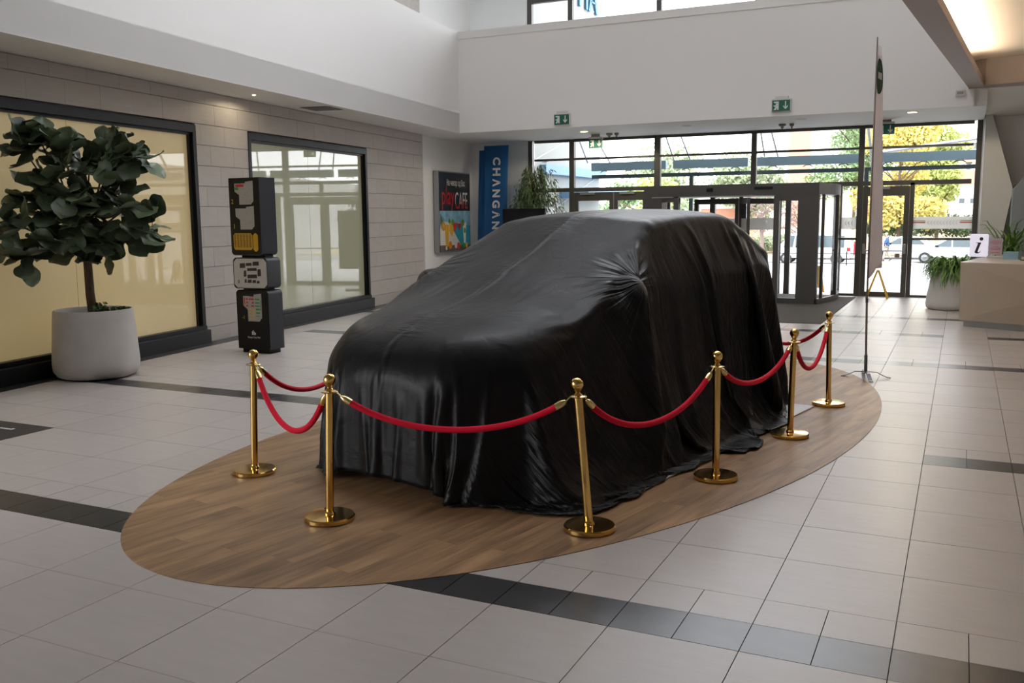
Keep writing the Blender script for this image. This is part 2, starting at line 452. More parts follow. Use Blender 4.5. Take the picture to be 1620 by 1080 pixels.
# white board under the car
CARM = Matrix(((ax2.y, ax2.x, 0, EC.x), (-ax2.x, ax2.y, 0, EC.y), (0, 0, 1, 0), (0, 0, 0, 1)))   # car axes: x to its right as seen, y to the rear
brd = MB().box(-1.43, 1.43, -1.7, 1.73, .005, .016).build('floor_board', 'mat_board', None, bevel=.002); brd.matrix_world = CARM
tag(brd, 'thin white board lying on the wood floor under the covered car', 'board')

# entrance carpet
cp = [(-6.75, 12.49), (-1.90, 12.49), (-1.88, 17.95), (-2.25, 17.95), (-2.3, 18.30), (-6.4, 18.30), (-6.4, 17.95), (-6.75, 17.95)]
tag(MB().prism(cp, .0005, .010).build('entrance_carpet', 'carpet'), 'dark grey entrance carpet lying in front of the revolving door', 'carpet')
# dark floor sticker at the left edge
stk = thing('floor_sticker', 'black floor sticker with white lettering at left photo edge', 'sticker', (-7.2, 1.5, .0006))
MB().box(-1.2, .0, -.3, .3, 0, .0015).build('sheet', 'dark_print', stk)
M_ = Matrix.Translation((-.62, .07, .0016)) @ Matrix.Rotation(0, 4, 'Z')
for dy, n in ((.08, 17), (-.02, 12)):
    mb = MB()
    xx = -1.0
    for k in range(n):
        w = random.choice((.022, .03, .036)); mb.box(xx, xx + w, dy, dy + random.choice((.032, .045)), .0016, .0024); xx += w + random.choice((.009, .009, .03))
    stuff(mb.build('lettering', 'white_print', stk))

# ---------------------------------------------------------------- left wall with stone panels
MW = Matrix(((WD.x, -WN.x, 0, WA.x), (WD.y, -WN.y, 0, WA.y), (0, 0, 1, 0), (0, 0, 0, 1)))          # local x along the wall, -y into the hall
UEND = 8.46
wl = MB(); wins = [(-4.25, -.02), (1.33, 5.55)]
wl.box(-9, wins[0][0], .03, .35, 0, 12.0); wl.box(wins[0][1], wins[1][0], .03, .35, 0, 12.0); wl.box(wins[1][1], UEND, .03, .35, 0, 12.0)
for a, b in wins: wl.box(a, b, .03, .35, 3.24, 12.0); wl.box(a, b, .32, .35, 0, 3.24)
wall_left = struct(wl.build('wall_left', 'joint', mw=MW))
rows = [(.0, .225)] + [(.225 + .305 * k, .53 + .305 * k) for k in range(0, 10)] + [(3.275, 3.58), (3.58, 3.76)]
rows += [(4.3 + .305 * k, 4.605 + .305 * k) for k in range(5, 15)]
pm = {}
for r, (z0, z1) in enumerate(rows):
    u = -9 + ((r * .37) % .6) - .6
    while u < UEND:
        a, b = max(u, -9), min(u + .6, UEND); u += .6
        if z0 > 3.8 and a < 5.0: continue
        if z0 < 3.8 and a < -5.2: continue
        segs = [(a, b)]
        for wa, wb in wins:
            if z0 < 3.235:
                ns = []
                for p, q in segs:
                    if q <= wa or p >= wb: ns.append((p, q)); continue
                    if p < wa: ns.append((p, wa))
                    if q > wb: ns.append((wb, q))
                segs = ns
        for p, q in segs:
            if q - p < .03: continue
            key = (round(q - p, 3), round(z1 - z0, 3))
            if key not in pm:
                w, h = key; pm[key] = MB().box(.0012, w - .0012, -.002, .028, .0035, h - .0035).mesh('panel', 'stone')
            inst(pm[key], 'panel', wall_left, Matrix.Translation((p, random.uniform(0, .0015), z0)))
# plain part of the wall behind the camera
struct(MB().box(-9, -5.2, 0, .03, 0, 3.76).build('wall_left_rear', 'stone', mw=MW))
struct(MB().box(-9, 5.0, 0, .03, 4.3, 12.0).build('wall_left_upper', 'stone', mw=MW))

# the two shop windows
for n, (a, b) in enumerate(wins, 1):
    w = struct(MB().box(a, b, -.015, .06, 3.14, 3.245).build('window_%d' % n, 'frame_dark', mw=MW))
    MB().box(a, a + .075, -.015, .06, .20, 3.14).build('jamb', 'frame_dark', w)
    MB().box(b - .075, b, -.015, .06, .20, 3.14).build('jamb', 'frame_dark', w)
    MB().box(a, b, -.10, .06, 0, .205).build('sill', 'frame_dark', w, bevel=.006)
    MB().box(a, b, -.03, .06, .205, .265).build('bottom_rail', 'frame_dark', w)
    for p, q in ((a + .075, a + .115), (b - .115, b - .075)): MB().box(p, q, .03, .09, .265, 3.14).build('inner_jamb', 'frame_dark', w)
    MB().box(a + .075, b - .075, .03, .09, 3.10, 3.14).build('inner_rail', 'frame_dark', w)
    mid = -2.47 if n == 1 else 3.33
    for p, q in ((a + .115, mid - .004), (mid + .004, b - .115)):
        MB().box(p, q, .075, .09, .265, 3.10).build('pane', 'shop_film' if n == 1 else 'shop_film_pale', w)
    MB().box(mid - .004, mid + .004, .08, .088, .265, 3.10).build('pane_joint', 'grille', w)

# ---------------------------------------------------------------- white walls, gallery fronts, soffits
PD = Vector((-.0899, .9959)); P0 = Vector((-11.43, 15.42)); P1 = Vector((-11.70, 18.42))
struct(MB().prism([(P0.x + .03, P0.y - .22), (P0.x, P0.y + .1), (P1.x, P1.y), (P1.x - .5, P1.y), (P0.x - .5, P0.y - .22)][::-1], 0, 12.0).build('wall_left_return', 'white'))
struct(MB().box(-11.75, -10.05, 18.38, 18.6, 0, 12.0).build('wall_back_left', 'white_cool'))
BK = [Vector((-7.02, -9.3)), Vector((-10.36, 15.30))]          # lower edge line of the gallery front on the left
bd = (BK[1] - BK[0]).normalized(); bn = Vector((bd.y, -bd.x))
gl = [BK[0], BK[1], BK[1] - bn * .16, BK[0] - bn * .16]
struct(MB().prism([(p.x, p.y) for p in gl], 3.76, 6.0).build('wall_gallery_left', 'white'))
struct(MB().prism([(BK[0].x, BK[0].y), (BK[1].x, BK[1].y), (-10.36, 18.4), (-11.72, 18.4), (-11.44, 15.4), (wall_x(-2.1), -2.1), (-8.4, -9.3)], 3.765, 4.2).build('ceiling_soffit_left', 'white'))
struct(MB().box(-10.36, .25, 15.30, 15.46, 3.76, 6.0).build('wall_gallery_front', 'white'))
struct(MB().box(-10.36, .25, 15.275, 15.50, 5.84, 6.0).build('trim_2', 'white'))
struct(MB().box(-10.36, .47, 15.42, 18.5, 3.765, 4.2).build('ceiling_soffit_front', 'white_cool'))

# right side: folded white walls, blue wall piece, lowered ceiling with cove light
wr = MB().add([(.45, 18.45, 0), (.45, 18.45, 3.9), (.50, 17.95, 3.82), (.50, 17.95, 0), (.62, 17.9, 3.82), (1.06, 17.72, 2.3), (.72, 17.85, 0), (.62, 17.9, 0)],
              [(0, 3, 2, 1), (3, 7, 4, 2), (7, 6, 5, 4)])
struct(wr.build('wall_right_fold', 'grey_wall'))
wr = MB().add([(.62, 17.9, 3.82), (1.06, 17.72, 2.3), (.72, 17.85, 0), (5.5, 112.0, 3.82), (5.5, 112.0, 0)], [(0, 1, 3), (1, 2, 4, 3)])
struct(wr.build('wall_right', 'grey_wall_shaded'))
struct(MB().prism([(0, 0), (2.6, 0), (2.6, 3.7), (.62, 3.05), (.02, 2.28)], 0, .10).build('wall_blue_piece', 'blue_wall', mw=Matrix.Translation((1.02, 17.62, 0)) @ Matrix.Rotation(math.radians(10), 4, 'Z') @ Matrix.Rotation(math.pi / 2, 4, 'X')))
sf = MB().add([(.25, 15.30, 4.06), (.50, 17.95, 3.82), (6, 17.95, 3.82), (6, 15.30, 4.06), (.25, 15.3, 4.3), (.5, 18.4, 4.3), (6, 18.4, 4.3), (6, 15.3, 4.3), (.5, 18.4, 3.82), (6, 18.4, 3.82)],
              [(0, 3, 2, 1), (1, 2, 9, 8), (4, 5, 6, 7), (0, 4, 7, 3), (0, 1, 8, 5, 4), (3, 7, 6, 9, 2), (8, 9, 6, 5)])
struct(sf.build('ceiling_soffit_right', 'white'))
A_, B_, C_, D_ = Vector((.15, 15.12)), Vector((-.51, 6.92)), Vector((-.18, 7.09)), Vector((.41, 15.2))
dab = (B_ - A_).normalized(); dcd = (C_ - D_).normalized()
B2, C2 = A_ + dab * 24, D_ + dcd * 24
beam = struct(MB().prism([(A_.x, A_.y), (D_.x, D_.y), (C2.x, C2.y), (B2.x, B2.y)], 4.06, 4.17).build('ceiling_beam_right', 'taupe'))
struct(MB().prism([(A_.x, A_.y), (A_.x + .05, A_.y), (B2.x + .05, B2.y), (B2.x, B2.y)], 4.17, 12.0).build('wall_right_upper', 'white'))
struct(MB().prism([(A_.x, A_.y), (7.5, 15.2), (7.5, -9), (B2.x, B2.y)], 4.52, 4.65).build('ceiling_right', 'cream_ceiling'))
struct(MB().prism([(A_.x, A_.y - .02), (A_.x, 15.34), (7.5, 15.34), (7.5, 13.3), (D_.x, D_.y - .30)][::-1], 4.065, 4.53).build('ceiling_beam_end', 'taupe'))
cl = thing('cove_light', 'warm light strip hidden along the edge of the lowered ceiling at upper right', 'light')
e1, e2 = D_ + dcd * 1.3, D_ + dcd * 20
MB().prism([(e1.x - .10, e1.y), (e1.x - .05, e1.y), (e2.x - .05, e2.y), (e2.x - .10, e2.y)], 4.17, 4.19).build('light_strip', 'led_warm', cl)

# hall behind the camera and above
struct(MB().box(-13, 9, -14.2, -14, 0, 12.0).build('wall_back', 'rear_wall'))
struct(MB().box(8.8, 9, -14, 19, 0, 12.0).build('wall_far_right', 'white'))
struct(MB().box(7.5, 9, -14, 19, 4.52, 4.7).build('ceiling_far_right', 'cream_ceiling'))
sky_x = [(-8.9, -4.6), (-4.2, .1)]; sky_y = [(4.4, 6.4), (6.8, 9.0)]  # unseen roof openings, added and sized to brighten the hall
cm = MB(); xs = [-13, -8.9, -4.6, -4.2, .1, 9]; ys = [-14.2, 4.4, 6.4, 6.8, 9.0, 18.6]
for i in range(len(xs) - 1):
    for j in range(len(ys) - 1):
        if (xs[i], xs[i + 1]) in sky_x and (ys[j], ys[j + 1]) in sky_y: continue
        cm.box(xs[i], xs[i + 1], ys[j], ys[j + 1], 12.0, 12.3)
ceil = struct(cm.build('ceiling', 'white'))
for p, q in sky_x:
    for r, s in sky_y: MB().box(p, q, r, s, 12.22, 12.24).build('added_skylight_pane', 'glass', ceil)
struct(MB().box(-8.2, 9, -14.0, 1.6, 4.0, 4.4).build('shade_slab_rear', 'rear_wall'))  # unseen slab added to keep clerestory light off the near floor
struct(MB().box(-8.0, 9, 1.45, 1.6, 4.4, 6.0).build('shade_parapet_rear', 'white'))  # parapet of the added shading slab

# ---------------------------------------------------------------- glass front
FY = 18.40
fw = sroot('window_3', (0, FY, 0))
def bar(name, x0, x1, z0, z1, y0=-.03, y1=.09, m='alu', parent=None):
    return MB().box(x0, x1, y0, y1, z0, z1).build(name, m, parent or fw)
for x, z0, z1, w in ((-9.98, 0, 3.76, .11), (-8.83, 0, 3.76, .13), (-6.59, 0, 3.76, .15), (-4.275, 2.53, 3.76, .12), (-1.915, 0, 3.76, .12), (-.845, 0, 2.5, .09), (.41, 0, 3.76, .11)):
    bar('mullion', x - w / 2, x + w / 2, z0, z1)
XS = [-9.925, -8.83, -6.59, -4.275, -1.915, .36]
for a, b in zip(XS, XS[1:]):
    a2, b2 = a + .06, b - .06
    bar('transom', a2, b2, 3.70, 3.765); bar('transom', a2, b2, 3.245, 3.295)
    bar('transom', a2, b2, 2.45, 2.55)
    for z0, z1 in ((3.295, 3.70), (2.55, 3.245)): bar('pane', a2 - .02, b2 + .02, z0, z1, .025, .035, 'glass')
bar('transom', -9.92, -8.9, 0, .07); bar('pane', -9.94, -8.88, .07, 2.45, .025, .035, 'glass')
# narrow pane right of the revolving door, and the wide pane at the right end
for a, b in ((-2.30, -1.975), (-.80, .355)):
    bar('transom', a, b, 0, .05); bar('transom', a, b, 1.255, 1.305)
    bar('pane', a, b, .05, 1.255, .025, .035, 'glass'); bar('pane', a, b, 1.305, 2.45, .025, .035, 'glass')
bar('mullion', -2.345, -2.29, 0, 2.45)
# safety band with chevrons
def chev(parent, x0, x1, n, z=1.63, y=.018):
    bar('safety_film', x0, x1, 1.50, 1.76, y, y + .004, 'door_film', parent)
    for k in range(n):
        xc = (x0 + x1) / 2 + (k - (n - 1) / 2) * .062
        MB().poly_on(Matrix.Translation((xc, y - .001, z)), [(-.022, 0), (.008, .045), (.022, .045), (-.008, 0), (.022, -.045), (.008, -.045)], .001).build('chevron', 'shutter', parent)
chev(fw, -.80, .355, 10); chev(fw, -2.29, -1.975, 3)
for xa, xb in ((-.80, -.56), (.12, .355)):
    bar('stripe', xa, xb, 1.625, 1.645, .015, .018, 'red_print'); bar('stripe', xa, xb, 1.66, 1.68, .015, .018, 'amber_print')
# upper clerestory
uw = sroot('window_4', (0, FY, 0))
for x in (-9.98, -8.87, -6.59, -4.275, -1.915, .41): bar('mullion', x - .06, x + .06, 4.6, 12.0, parent=uw)
for a, b in zip(XS, XS[1:]):
    bar('transom', a, b, 7.17, 7.26, parent=uw); bar('pane', a, b, 4.68, 7.17, .025, .035, 'glass_tint', uw)
    bar('pane', a, b, 7.26, 11.94, .025, .035, 'glass_tint', uw); bar('transom', a, b, 4.58, 4.68, parent=uw); bar('transom', a, b, 11.92, 12.0, parent=uw)
struct(MB().box(-11.7, .6, 18.42, 18.6, 3.77, 4.6).build('wall_spandrel', 'white'))
struct(MB().box(.45, 9, 18.45, 18.6, 0, 12.0).build('wall_back_right', 'white'))

# double door on the left, single door on the right
def door(name, leaves, z1=2.43):
    d = sroot(name, (0, FY, 0))
    for a, b in leaves:
        MB().box(a, a + .105, -.02, .05, .0, z1).build('stile', 'alu', d); MB().box(b - .105, b, -.02, .05, .0, z1).build('stile', 'alu', d)
        MB().box(a + .105, b - .105, -.02, .05, z1 - .21, z1).build('top_rail', 'alu', d); MB().box(a + .105, b - .105, -.02, .05, 0, .10).build('bottom_rail', 'alu', d)
        MB().box(a + .105, b - .105, .012, .02, .10, z1 - .21).build('pane', 'glass', d)
        MB().tube([(a + .09, -.09, 1.02), (b - .09, -.09, 1.02)], .014, 8).build('push_bar', 'alu_light', d, 40)
        for c in (a + .055, b - .055):
            MB().box(c - .028, c + .028, -.075, -.02, .95, 1.17).build('bar_bracket', 'alu_light', d, bevel=.006)
        MB().box(a + .16, a + .55, -.075, -.02, z1 - .06, z1).build('door_closer', 'alu_light', d)
    return d
door('door_1', ((-8.755, -7.715), (-7.70, -6.67)))
door('door_3', ((-1.85, -.895),))

# revolving door
rd = sroot('door_2', (0, 0, 0))
def arc(x0, y0, x1, y1, bulge, n=10):
    """points from the front corner to the facade, bulging outwards"""
    out = []
    for k in range(n + 1):
        t = k / n; x = x0 + (x1 - x0) * t + bulge * math.sin(math.pi * t); out.append((x, y0 + (y1 - y0) * t))
    return out
ra = arc(-2.46, 15.93, -2.33, 18.35, .16); la = [(-8.6 - x, y) for x, y in ra]
canopy = la[::-1] + ra
MB().prism(canopy, 2.24, 2.47).build('canopy', 'alu', rd)
MB().box(-5.95, -3.32, 15.90, 16.02, 2.215, 2.24).build('canopy_trim', 'alu_light', rd)
MB().box(-5.6, -3.4, 16.06, 16.16, 2.225, 2.24).build('canopy_glow', 'strip_glow', rd)  # no lamp: glow standing in for light reflected under the canopy
MB().box(-3.75, -3.38, 15.905, 15.93, 2.36, 2.41).build('sensor', 'black_matte', rd)
MB().box(-4.75, -4.62, 15.89, 15.93, 2.33, 2.40).build('sensor', 'black_matte', rd)
MB().box(-2.87, -2.46, 15.93, 16.10, .0, 2.245).build('column', 'alu', rd); MB().box(-6.14, -5.73, 15.93, 16.10, 0, 2.245).build('column', 'alu', rd)
for x in (-3.29, -5.41):
    MB().box(x - .055, x + .055, 15.90, 16.06, 0, 2.245).build('post', 'alu', rd)
for a, b in ((-3.235, -2.87), (-5.73, -5.355)):
    MB().box(a, b, 15.94, 16.02, .0, .12).build('bottom_rail', 'alu', rd); MB().box(a, b, 15.94, 16.02, 2.12, 2.24).build('top_rail', 'alu', rd)
    MB().box(a, b, 15.975, 15.985, .12, 2.12).build('pane', 'glass', rd)
for pts in (ra, la):
    v, f, br, tr = [], [], MB(), MB()
    for k, (x, y) in enumerate(pts): v += [(x, y, .12), (x, y, 2.24)]
    f = [(2 * k, 2 * k + 2, 2 * k + 3, 2 * k + 1) for k in range(len(pts) - 1)]
    MB().add(v, f).build('curved_pane', 'glass', rd, 60)
    br.prism([(x - .03, y) for x, y in pts] + [(x + .03, y) for x, y in pts[::-1]], 0.004, .12).build('bottom_rail', 'alu', rd)
    for k in (1, 5, 10):
        x, y = pts[k]; MB().box(x - .03, x + .03, y - .03, y + .03, .12, 2.24).build('post', 'alu', rd)
for k in range(3):                                        # wings round the centre shaft
    M = Matrix.Translation((-4.3, 17.25, 0)) @ Matrix.Rotation(math.radians(-70 + 120 * k), 4, 'Z')
    for nm, b in (('wing_stile', (.05, .13, -.03, .03, .03, 2.2)), ('wing_stile', (1.02, 1.12, -.03, .03, .03, 2.2)), ('wing_rail', (.13, 1.02, -.03, .03, .03, .13)), ('wing_rail', (.13, 1.02, -.03, .03, 2.08, 2.2))):
        MB().obox(M, *b).build(nm, 'alu', rd)
    MB().obox(M, .13, 1.02, -.005, .005, .13, 2.08).build('wing_pane', 'glass', rd)
    MB().obox(M, .13, 1.02, -.008, -.005, 1.50, 1.76).build('safety_film', 'door_film', rd)
MB().lathe([(0, 0.02), (.045, .02), (.045, 2.24), (0, 2.24)], 16, Matrix.Translation((-4.3, 17.25, 0))).build('shaft', 'alu', rd, 40)
for x in (-6.35, -5.2, -3.45, -2.4): MB().box(x - .06, x + .06, 18.3, 18.42, 0, 2.45).build('outer_post', 'alu', rd)

# ---------------------------------------------------------------- outside
def gz_(y): return -.02 if y < 18.6 else (-.02 - 1.16 * min((y - 18.6) / 37.4, 1.0))
gm = MB().add([(-60, 18.5, -.02), (40, 18.5, -.02), (40, 56, -1.18), (-60, 56, -1.18)], [(0, 1, 2, 3)])
struct(gm.build('plaza', 'plaza'))
struct(MB().add([(-60, 56, -1.18), (40, 56, -1.18), (40, 66, -1.18), (-60, 66, -1.18)], [(0, 1, 2, 3)]).build('road', 'road'))
struct(MB().add([(-60, 66, -1.10), (40, 66, -1.10), (40, 76, .35), (-60, 76, .35), (40, 150, .5), (-60, 150, .5), (-60, 66, -1.18), (40, 66, -1.18)], [(0, 1, 2, 3), (3, 2, 4, 5), (6, 7, 1, 0)]).build('grass_bank', 'dry_grass'))

# wing of the building on the left, with a blue band and letters
wb = thing('neighbouring_wing', 'pale panelled building wing with blue band outside the left panes', 'building', (-10.6, 18.7, 0))
wall_b = MB().box(-3, .2, 0, 5.9, -.3, 12).build('wall', 'cladding', wb)
for k in range(7):
    MB().add([(.205, 0.0, .9 + 1.7 * k - 1.2), (.215, 0.0, .9 + 1.7 * k - 1.2), (.215, 5.9, .9 + 1.7 * k + .5), (.205, 5.9, .9 + 1.7 * k + .5), (.205, 0.0, .93 + 1.7 * k - 1.2), (.215, 0.0, .93 + 1.7 * k - 1.2), (.215, 5.9, .93 + 1.7 * k + .5), (.205, 5.9, .93 + 1.7 * k + .5)],
             [(0, 1, 2, 3), (4, 7, 6, 5), (1, 5, 6, 2)]).build('joint', 'shutter', wb)
MB().box(.2, .40, 1.2, 6.0, 3.0, 3.25).build('blue_band', 'cladding_blue', wb)
MB().box(.2, 1.1, 2.6, 5.95, 2.35, 2.60).build('blue_band', 'cladding_blue', wb)
MB().box(.2, .26, 1.4, 1.7, 3.35, 3.40).build('wall_lamp', 'black_matte', wb)
text('letters', 'ПА', 1.15, 'letter_blue', wb, facing((.24, 4.75, 8.35), (0, 1, 0)) @ UPRIGHT, .03, bold=.02)

# steel canopy beams hanging outside the glass
cb = thing('canopy_gutter', 'blue-grey steel gutter beam hanging outside the glass front', 'beam', (0, 21, 0))
for a, b in ((-9.3, -7.15), (-6.95, -4.95), (-4.75, -2.15), (-1.95, .45)):
    MB().box(a, b, 0, .18, 3.08, 3.30).build('gutter', 'steel_blue', cb); MB().box(a + .02, b - .02, .02, .16, 3.30, 3.305).build('gutter_lip', 'alu_light', cb)
    for k in range(3):
        c = a + (b - a) * (k + .5) / 3; MB().tube([(c - .12, .08, 3.03), (c - .05, .08, 3.075), (c + .05, .08, 3.075), (c + .12, .08, 3.03)], .012, 6).build('clip', 'steel_dark', cb)
MB().box(-9.4, .6, .3, .42, 2.88, 2.98).build('lower_beam', 'steel_dark', cb)
rods = [(-9.6, 3.98, -9.44, 3.32), (-9.05, 3.9, -8.78, 3.3), (-7.16, 4.1, -6.95, 3.32), (-6.76, 4.1, -6.5, 3.3), (-4.63, 4.1, -4.54, 3.32), (-4.38, 4.1, -4.2, 3.3)]
for a, za, b, zb in rods:
    MB().tube([(a - (b - a) * .8, -1.6, za + (za - zb) * .8 + .6), (a, -.2, za), (b, .1, zb)], .022, 6).build('hanger_rod', 'alu_light', cb)
MB().tube([(-2.0, .5, 3.32), (.45, 2.2, 3.72)], .045, 8).build('stay_tube', 'alu_light', cb)
MB().tube([(-1.98, -1.9, 4.6), (-1.88, -.2, 2.95)], .035, 8).build('stay_tube', 'alu_light', cb)
MB().box(-2.1, -2.0, .2, .3, -.1, 2.9).build('column', 'steel_dark', cb); MB().box(-6.55, -6.45, .2, .3, -.1, 2.9).build('column', 'steel_dark', cb)

# houses
def house(name, label, x0, x1, y, h, face, bands, wins_, balc=()):
    b = thing(name, label, 'building', (0, y, -1))
    MB().box(x0, x1, 0, 9, 0, h).build('wall', face, b)
    for a, c, z0, z1, m in bands: MB().box(a, c, -.06, 0, z0, z1).build('facade_band', m, b)
    for a, c, z0, z1, m in wins_:
        f = MB().box(a - .12, c + .12, -.12, .0, z0 - .12, z1 + .12).build('window', 'render_white', b); MB().box(a, c, -.14, -.12, z0, z1).build('window_pane', m, f)
    for a, c, z0, z1 in balc:
        MB().box(a, c, -1.1, 0, z0, z0 + .18).build('balcony_slab', 'render_white', b)
        r = MB().box(a, c, -1.12, -1.06, z0 + 1.05, z0 + 1.12)
        for k in range(9): r.box(a + (c - a) * k / 8 - .03, a + (c - a) * k / 8 + .03, -1.12, -1.07, z0 + .18, z0 + 1.05)
        r.build('railing', 'shutter', b); MB().box(a, c, -.5, -.42, z0 + 1.2, z1).build('blind', 'shutter', b)
    return b
house('apartment_house', 'white apartment block with balconies behind the yellow tree at right', -4.9, 6.0, 100, 24, 'render_white',
      [(-2.1, -1.7, 0, 24, 'shutter'), (1.9, 6.0, 0, 24, 'render_white'), (1.25, 1.9, 12.0, 24, 'brick_red'), (-1.0, 1.0, 5.4, 6.9, 'brick_red')],
      [(-.9, -.3, 11.2, 12.0, 'shutter'), (-.3, .2, 3.6, 4.1, 'win_dark'), (.7, 1.1, 3.6, 4.1, 'win_dark'), (.2, .6, 6.9, 7.5, 'win_dark'), (.6, 1.2, 8.9, 9.5, 'win_dark'), (-1.2, .9, 7.6, 8.7, 'brick_red')],
      [(-.1, 1.3, 10.3, 13.4), (-.1, 1.3, 13.4, 16.4)])
house('brick_striped_house', 'white house with a red brick stripe seen through the middle top pane', -20.6, -9.0, 102, 20, 'render_white',
      [(-17.3, -15.0, 0, 20, 'brick_red'), (-17.3, -15.0, 12.3, 12.8, 'render_white')],
      [(-20.0, -17.6, 9.4, 11.6, 'shutter'), (-12.6, -11.0, 9.6, 11.6, 'shutter'), (-14.6, -12.9, 9.6, 11.6, 'render_white'), (-10.4, -9.6, 9.6, 11.6, 'shutter'), (-20.0, -17.6, 5, 7, 'shutter'), (-12.6, -11.0, 5, 7, 'shutter')])
house('low_brick_house', 'low pale red brick wall of a house behind the revolving door', -21.5, -16.0, 70, 3.6, 'brick_red', [(-21.5, -16.0, 3.2, 3.6, 'render_white')], [])

# trees and hedges: trunk with branches, crown of many small leaf blades
def leaf_cloud(clumps, n, size, seed):
    rs = np.random.RandomState(seed); vs = []; fs = []
    w = np.array([c[3] * c[4] for c in clumps], float); w /= w.sum()
    for k in rs.choice(len(clumps), n, p=w):
        cx, cy, cz, r, rz = clumps[k]
        d = rs.normal(size=3); d /= np.linalg.norm(d); q = rs.rand() ** .42
        p = np.array([cx + d[0] * r * q, cy + d[1] * r * q, cz + d[2] * rz * q])
        a = rs.normal(size=3); a /= np.linalg.norm(a); b = np.cross(a, rs.normal(size=3)); b /= np.linalg.norm(b)
        s_ = size * rs.uniform(.6, 1.3); a = a * s_; b = b * s_ * .5; o = len(vs)
        vs += [tuple(p - a), tuple(p + b), tuple(p + a), tuple(p - b)]; fs.append((o, o + 1, o + 2, o + 3))
    return MB().add(vs, fs)
def tree(name, label, x, y, z0, h, wide, m, n, size, seed, group=None, bare=False):
    t = thing(name, label, 'tree', (x, y, z0), group=group); rs = random.Random(seed)
    MB().tube([(0, 0, -.1), (.05, 0, h * .25), (-.08, .05, h * .5), (0, 0, h * .85)], [.16, .13, .1, .03], 7).build('trunk', 'twig' if bare else 'bark', t, 60)
    br = MB()
    for k in range(9):
        a = rs.uniform(0, 6.28); zz = h * rs.uniform(.25, .6); r = wide * rs.uniform(.45, .85)
        br.tube([(0, 0, zz), (math.cos(a) * r * .5, math.sin(a) * r * .5, zz + h * .12), (math.cos(a) * r, math.sin(a) * r, zz + h * .22)], [.06, .04, .015], 5)
        if bare:
            for q in range(5):
                b = a + rs.uniform(-1, 1); br.tube([(math.cos(a) * r * .6, math.sin(a) * r * .6, zz + h * .14), (math.cos(b) * r * 1.1, math.sin(b) * r * 1.1, zz + h * rs.uniform(.1, .4))], [.03, .01], 4)
    br.build('branches', 'twig' if bare else 'bark', t, 60)
    if n:
        cl_ = []
        for k in range(15):
            a = rs.uniform(0, 6.28); r = wide * rs.uniform(.1, .68); zz = h * rs.uniform(.28, .9); cr = wide * rs.uniform(.28, .45)
            k_ = 1 - max(0, (zz / h - .6)) * 1.2; cl_.append((math.cos(a) * r * k_, math.sin(a) * r * k_, zz, cr, cr * .8))
        f = leaf_cloud(cl_, n, size, seed).build('foliage', m, t); stuff(f)
    return t
tree('autumn_tree', 'large bright yellow autumn tree outside the single glass door', -3.7, 63.5, -1.1, 9.2, 3.5, 'leaf_yellow', 15000, .15, 3)
tree('autumn_tree', 'yellow-green tree outside beside the white apartment block', -1.6, 73, -.2, 8.6, 2.9, 'leaf_lime', 9000, .16, 4)
tree('street_tree', 'tall green tree rising behind the yellow tree', -8.4, 82, .3, 13.5, 4.6, 'leaf_green', 12000, .17, 5)
tree('street_tree', 'pale green tree top behind the gutter beam above the left door', -19.0, 62, -1, 7.6, 4.4, 'leaf_pale', 6000, .2, 6)
tree('street_tree', 'pale green tree seen behind the revolving door canopy', -15.0, 68.5, -.6, 7.4, 4.0, 'leaf_pale', 6000, .2, 8)
tree('street_tree', 'lime green tree outside the right leaf of the double door', -12.3, 36, -.6, 3.9, 2.2, 'leaf_lime', 6000, .10, 9)
tree('street_tree', 'dark green tree outside the left leaf of the double door', -15.2, 40, -.7, 4.4, 1.7, 'leaf_green', 5000, .11, 10)
tree('bare_tree', 'leafless tree with pinkish twigs seen through the revolving door', -11.6, 58, -1.1, 4.6, 2.2, 'twig', 900, .07, 11, bare=True)
tree('bare_tree', 'second leafless tree further right behind the revolving door', -10.2, 64.5, -1.1, 4.4, 2.0, 'twig', 900, .07, 12, bare=True)
def hedge(label, x0, x1, y, z0, h, m, n, seed):
    rs = random.Random(seed); cl_ = [(x0 + (x1 - x0) * (k + .5) / 14, rs.uniform(-.4, .4), h * .5, (x1 - x0) / 16 + .35, h * .52) for k in range(14)]
    t = thing('hedge', label, 'hedge', (0, y, z0)); MB().tube([(x0, 0, h * .25), (x1, 0, h * .25)], .05, 5).build('stems', 'bark', t)
    stuff(leaf_cloud(cl_, n, .13, seed).build('foliage', m, t))
hedge('dark green hedge outside the single glass door', -6.5, -1.5, 69, .1, 2.1, 'leaf_deep', 7000, 21)
hedge('low green hedge outside the right-hand pane', -1.0, 5.0, 70, 0, 1.6, 'leaf_deep', 5000, 22)
hedge('light green shrub row behind the revolving door', -13.5, -7.5, 67, -.9, 1.2, 'leaf_pale', 5000, 23)

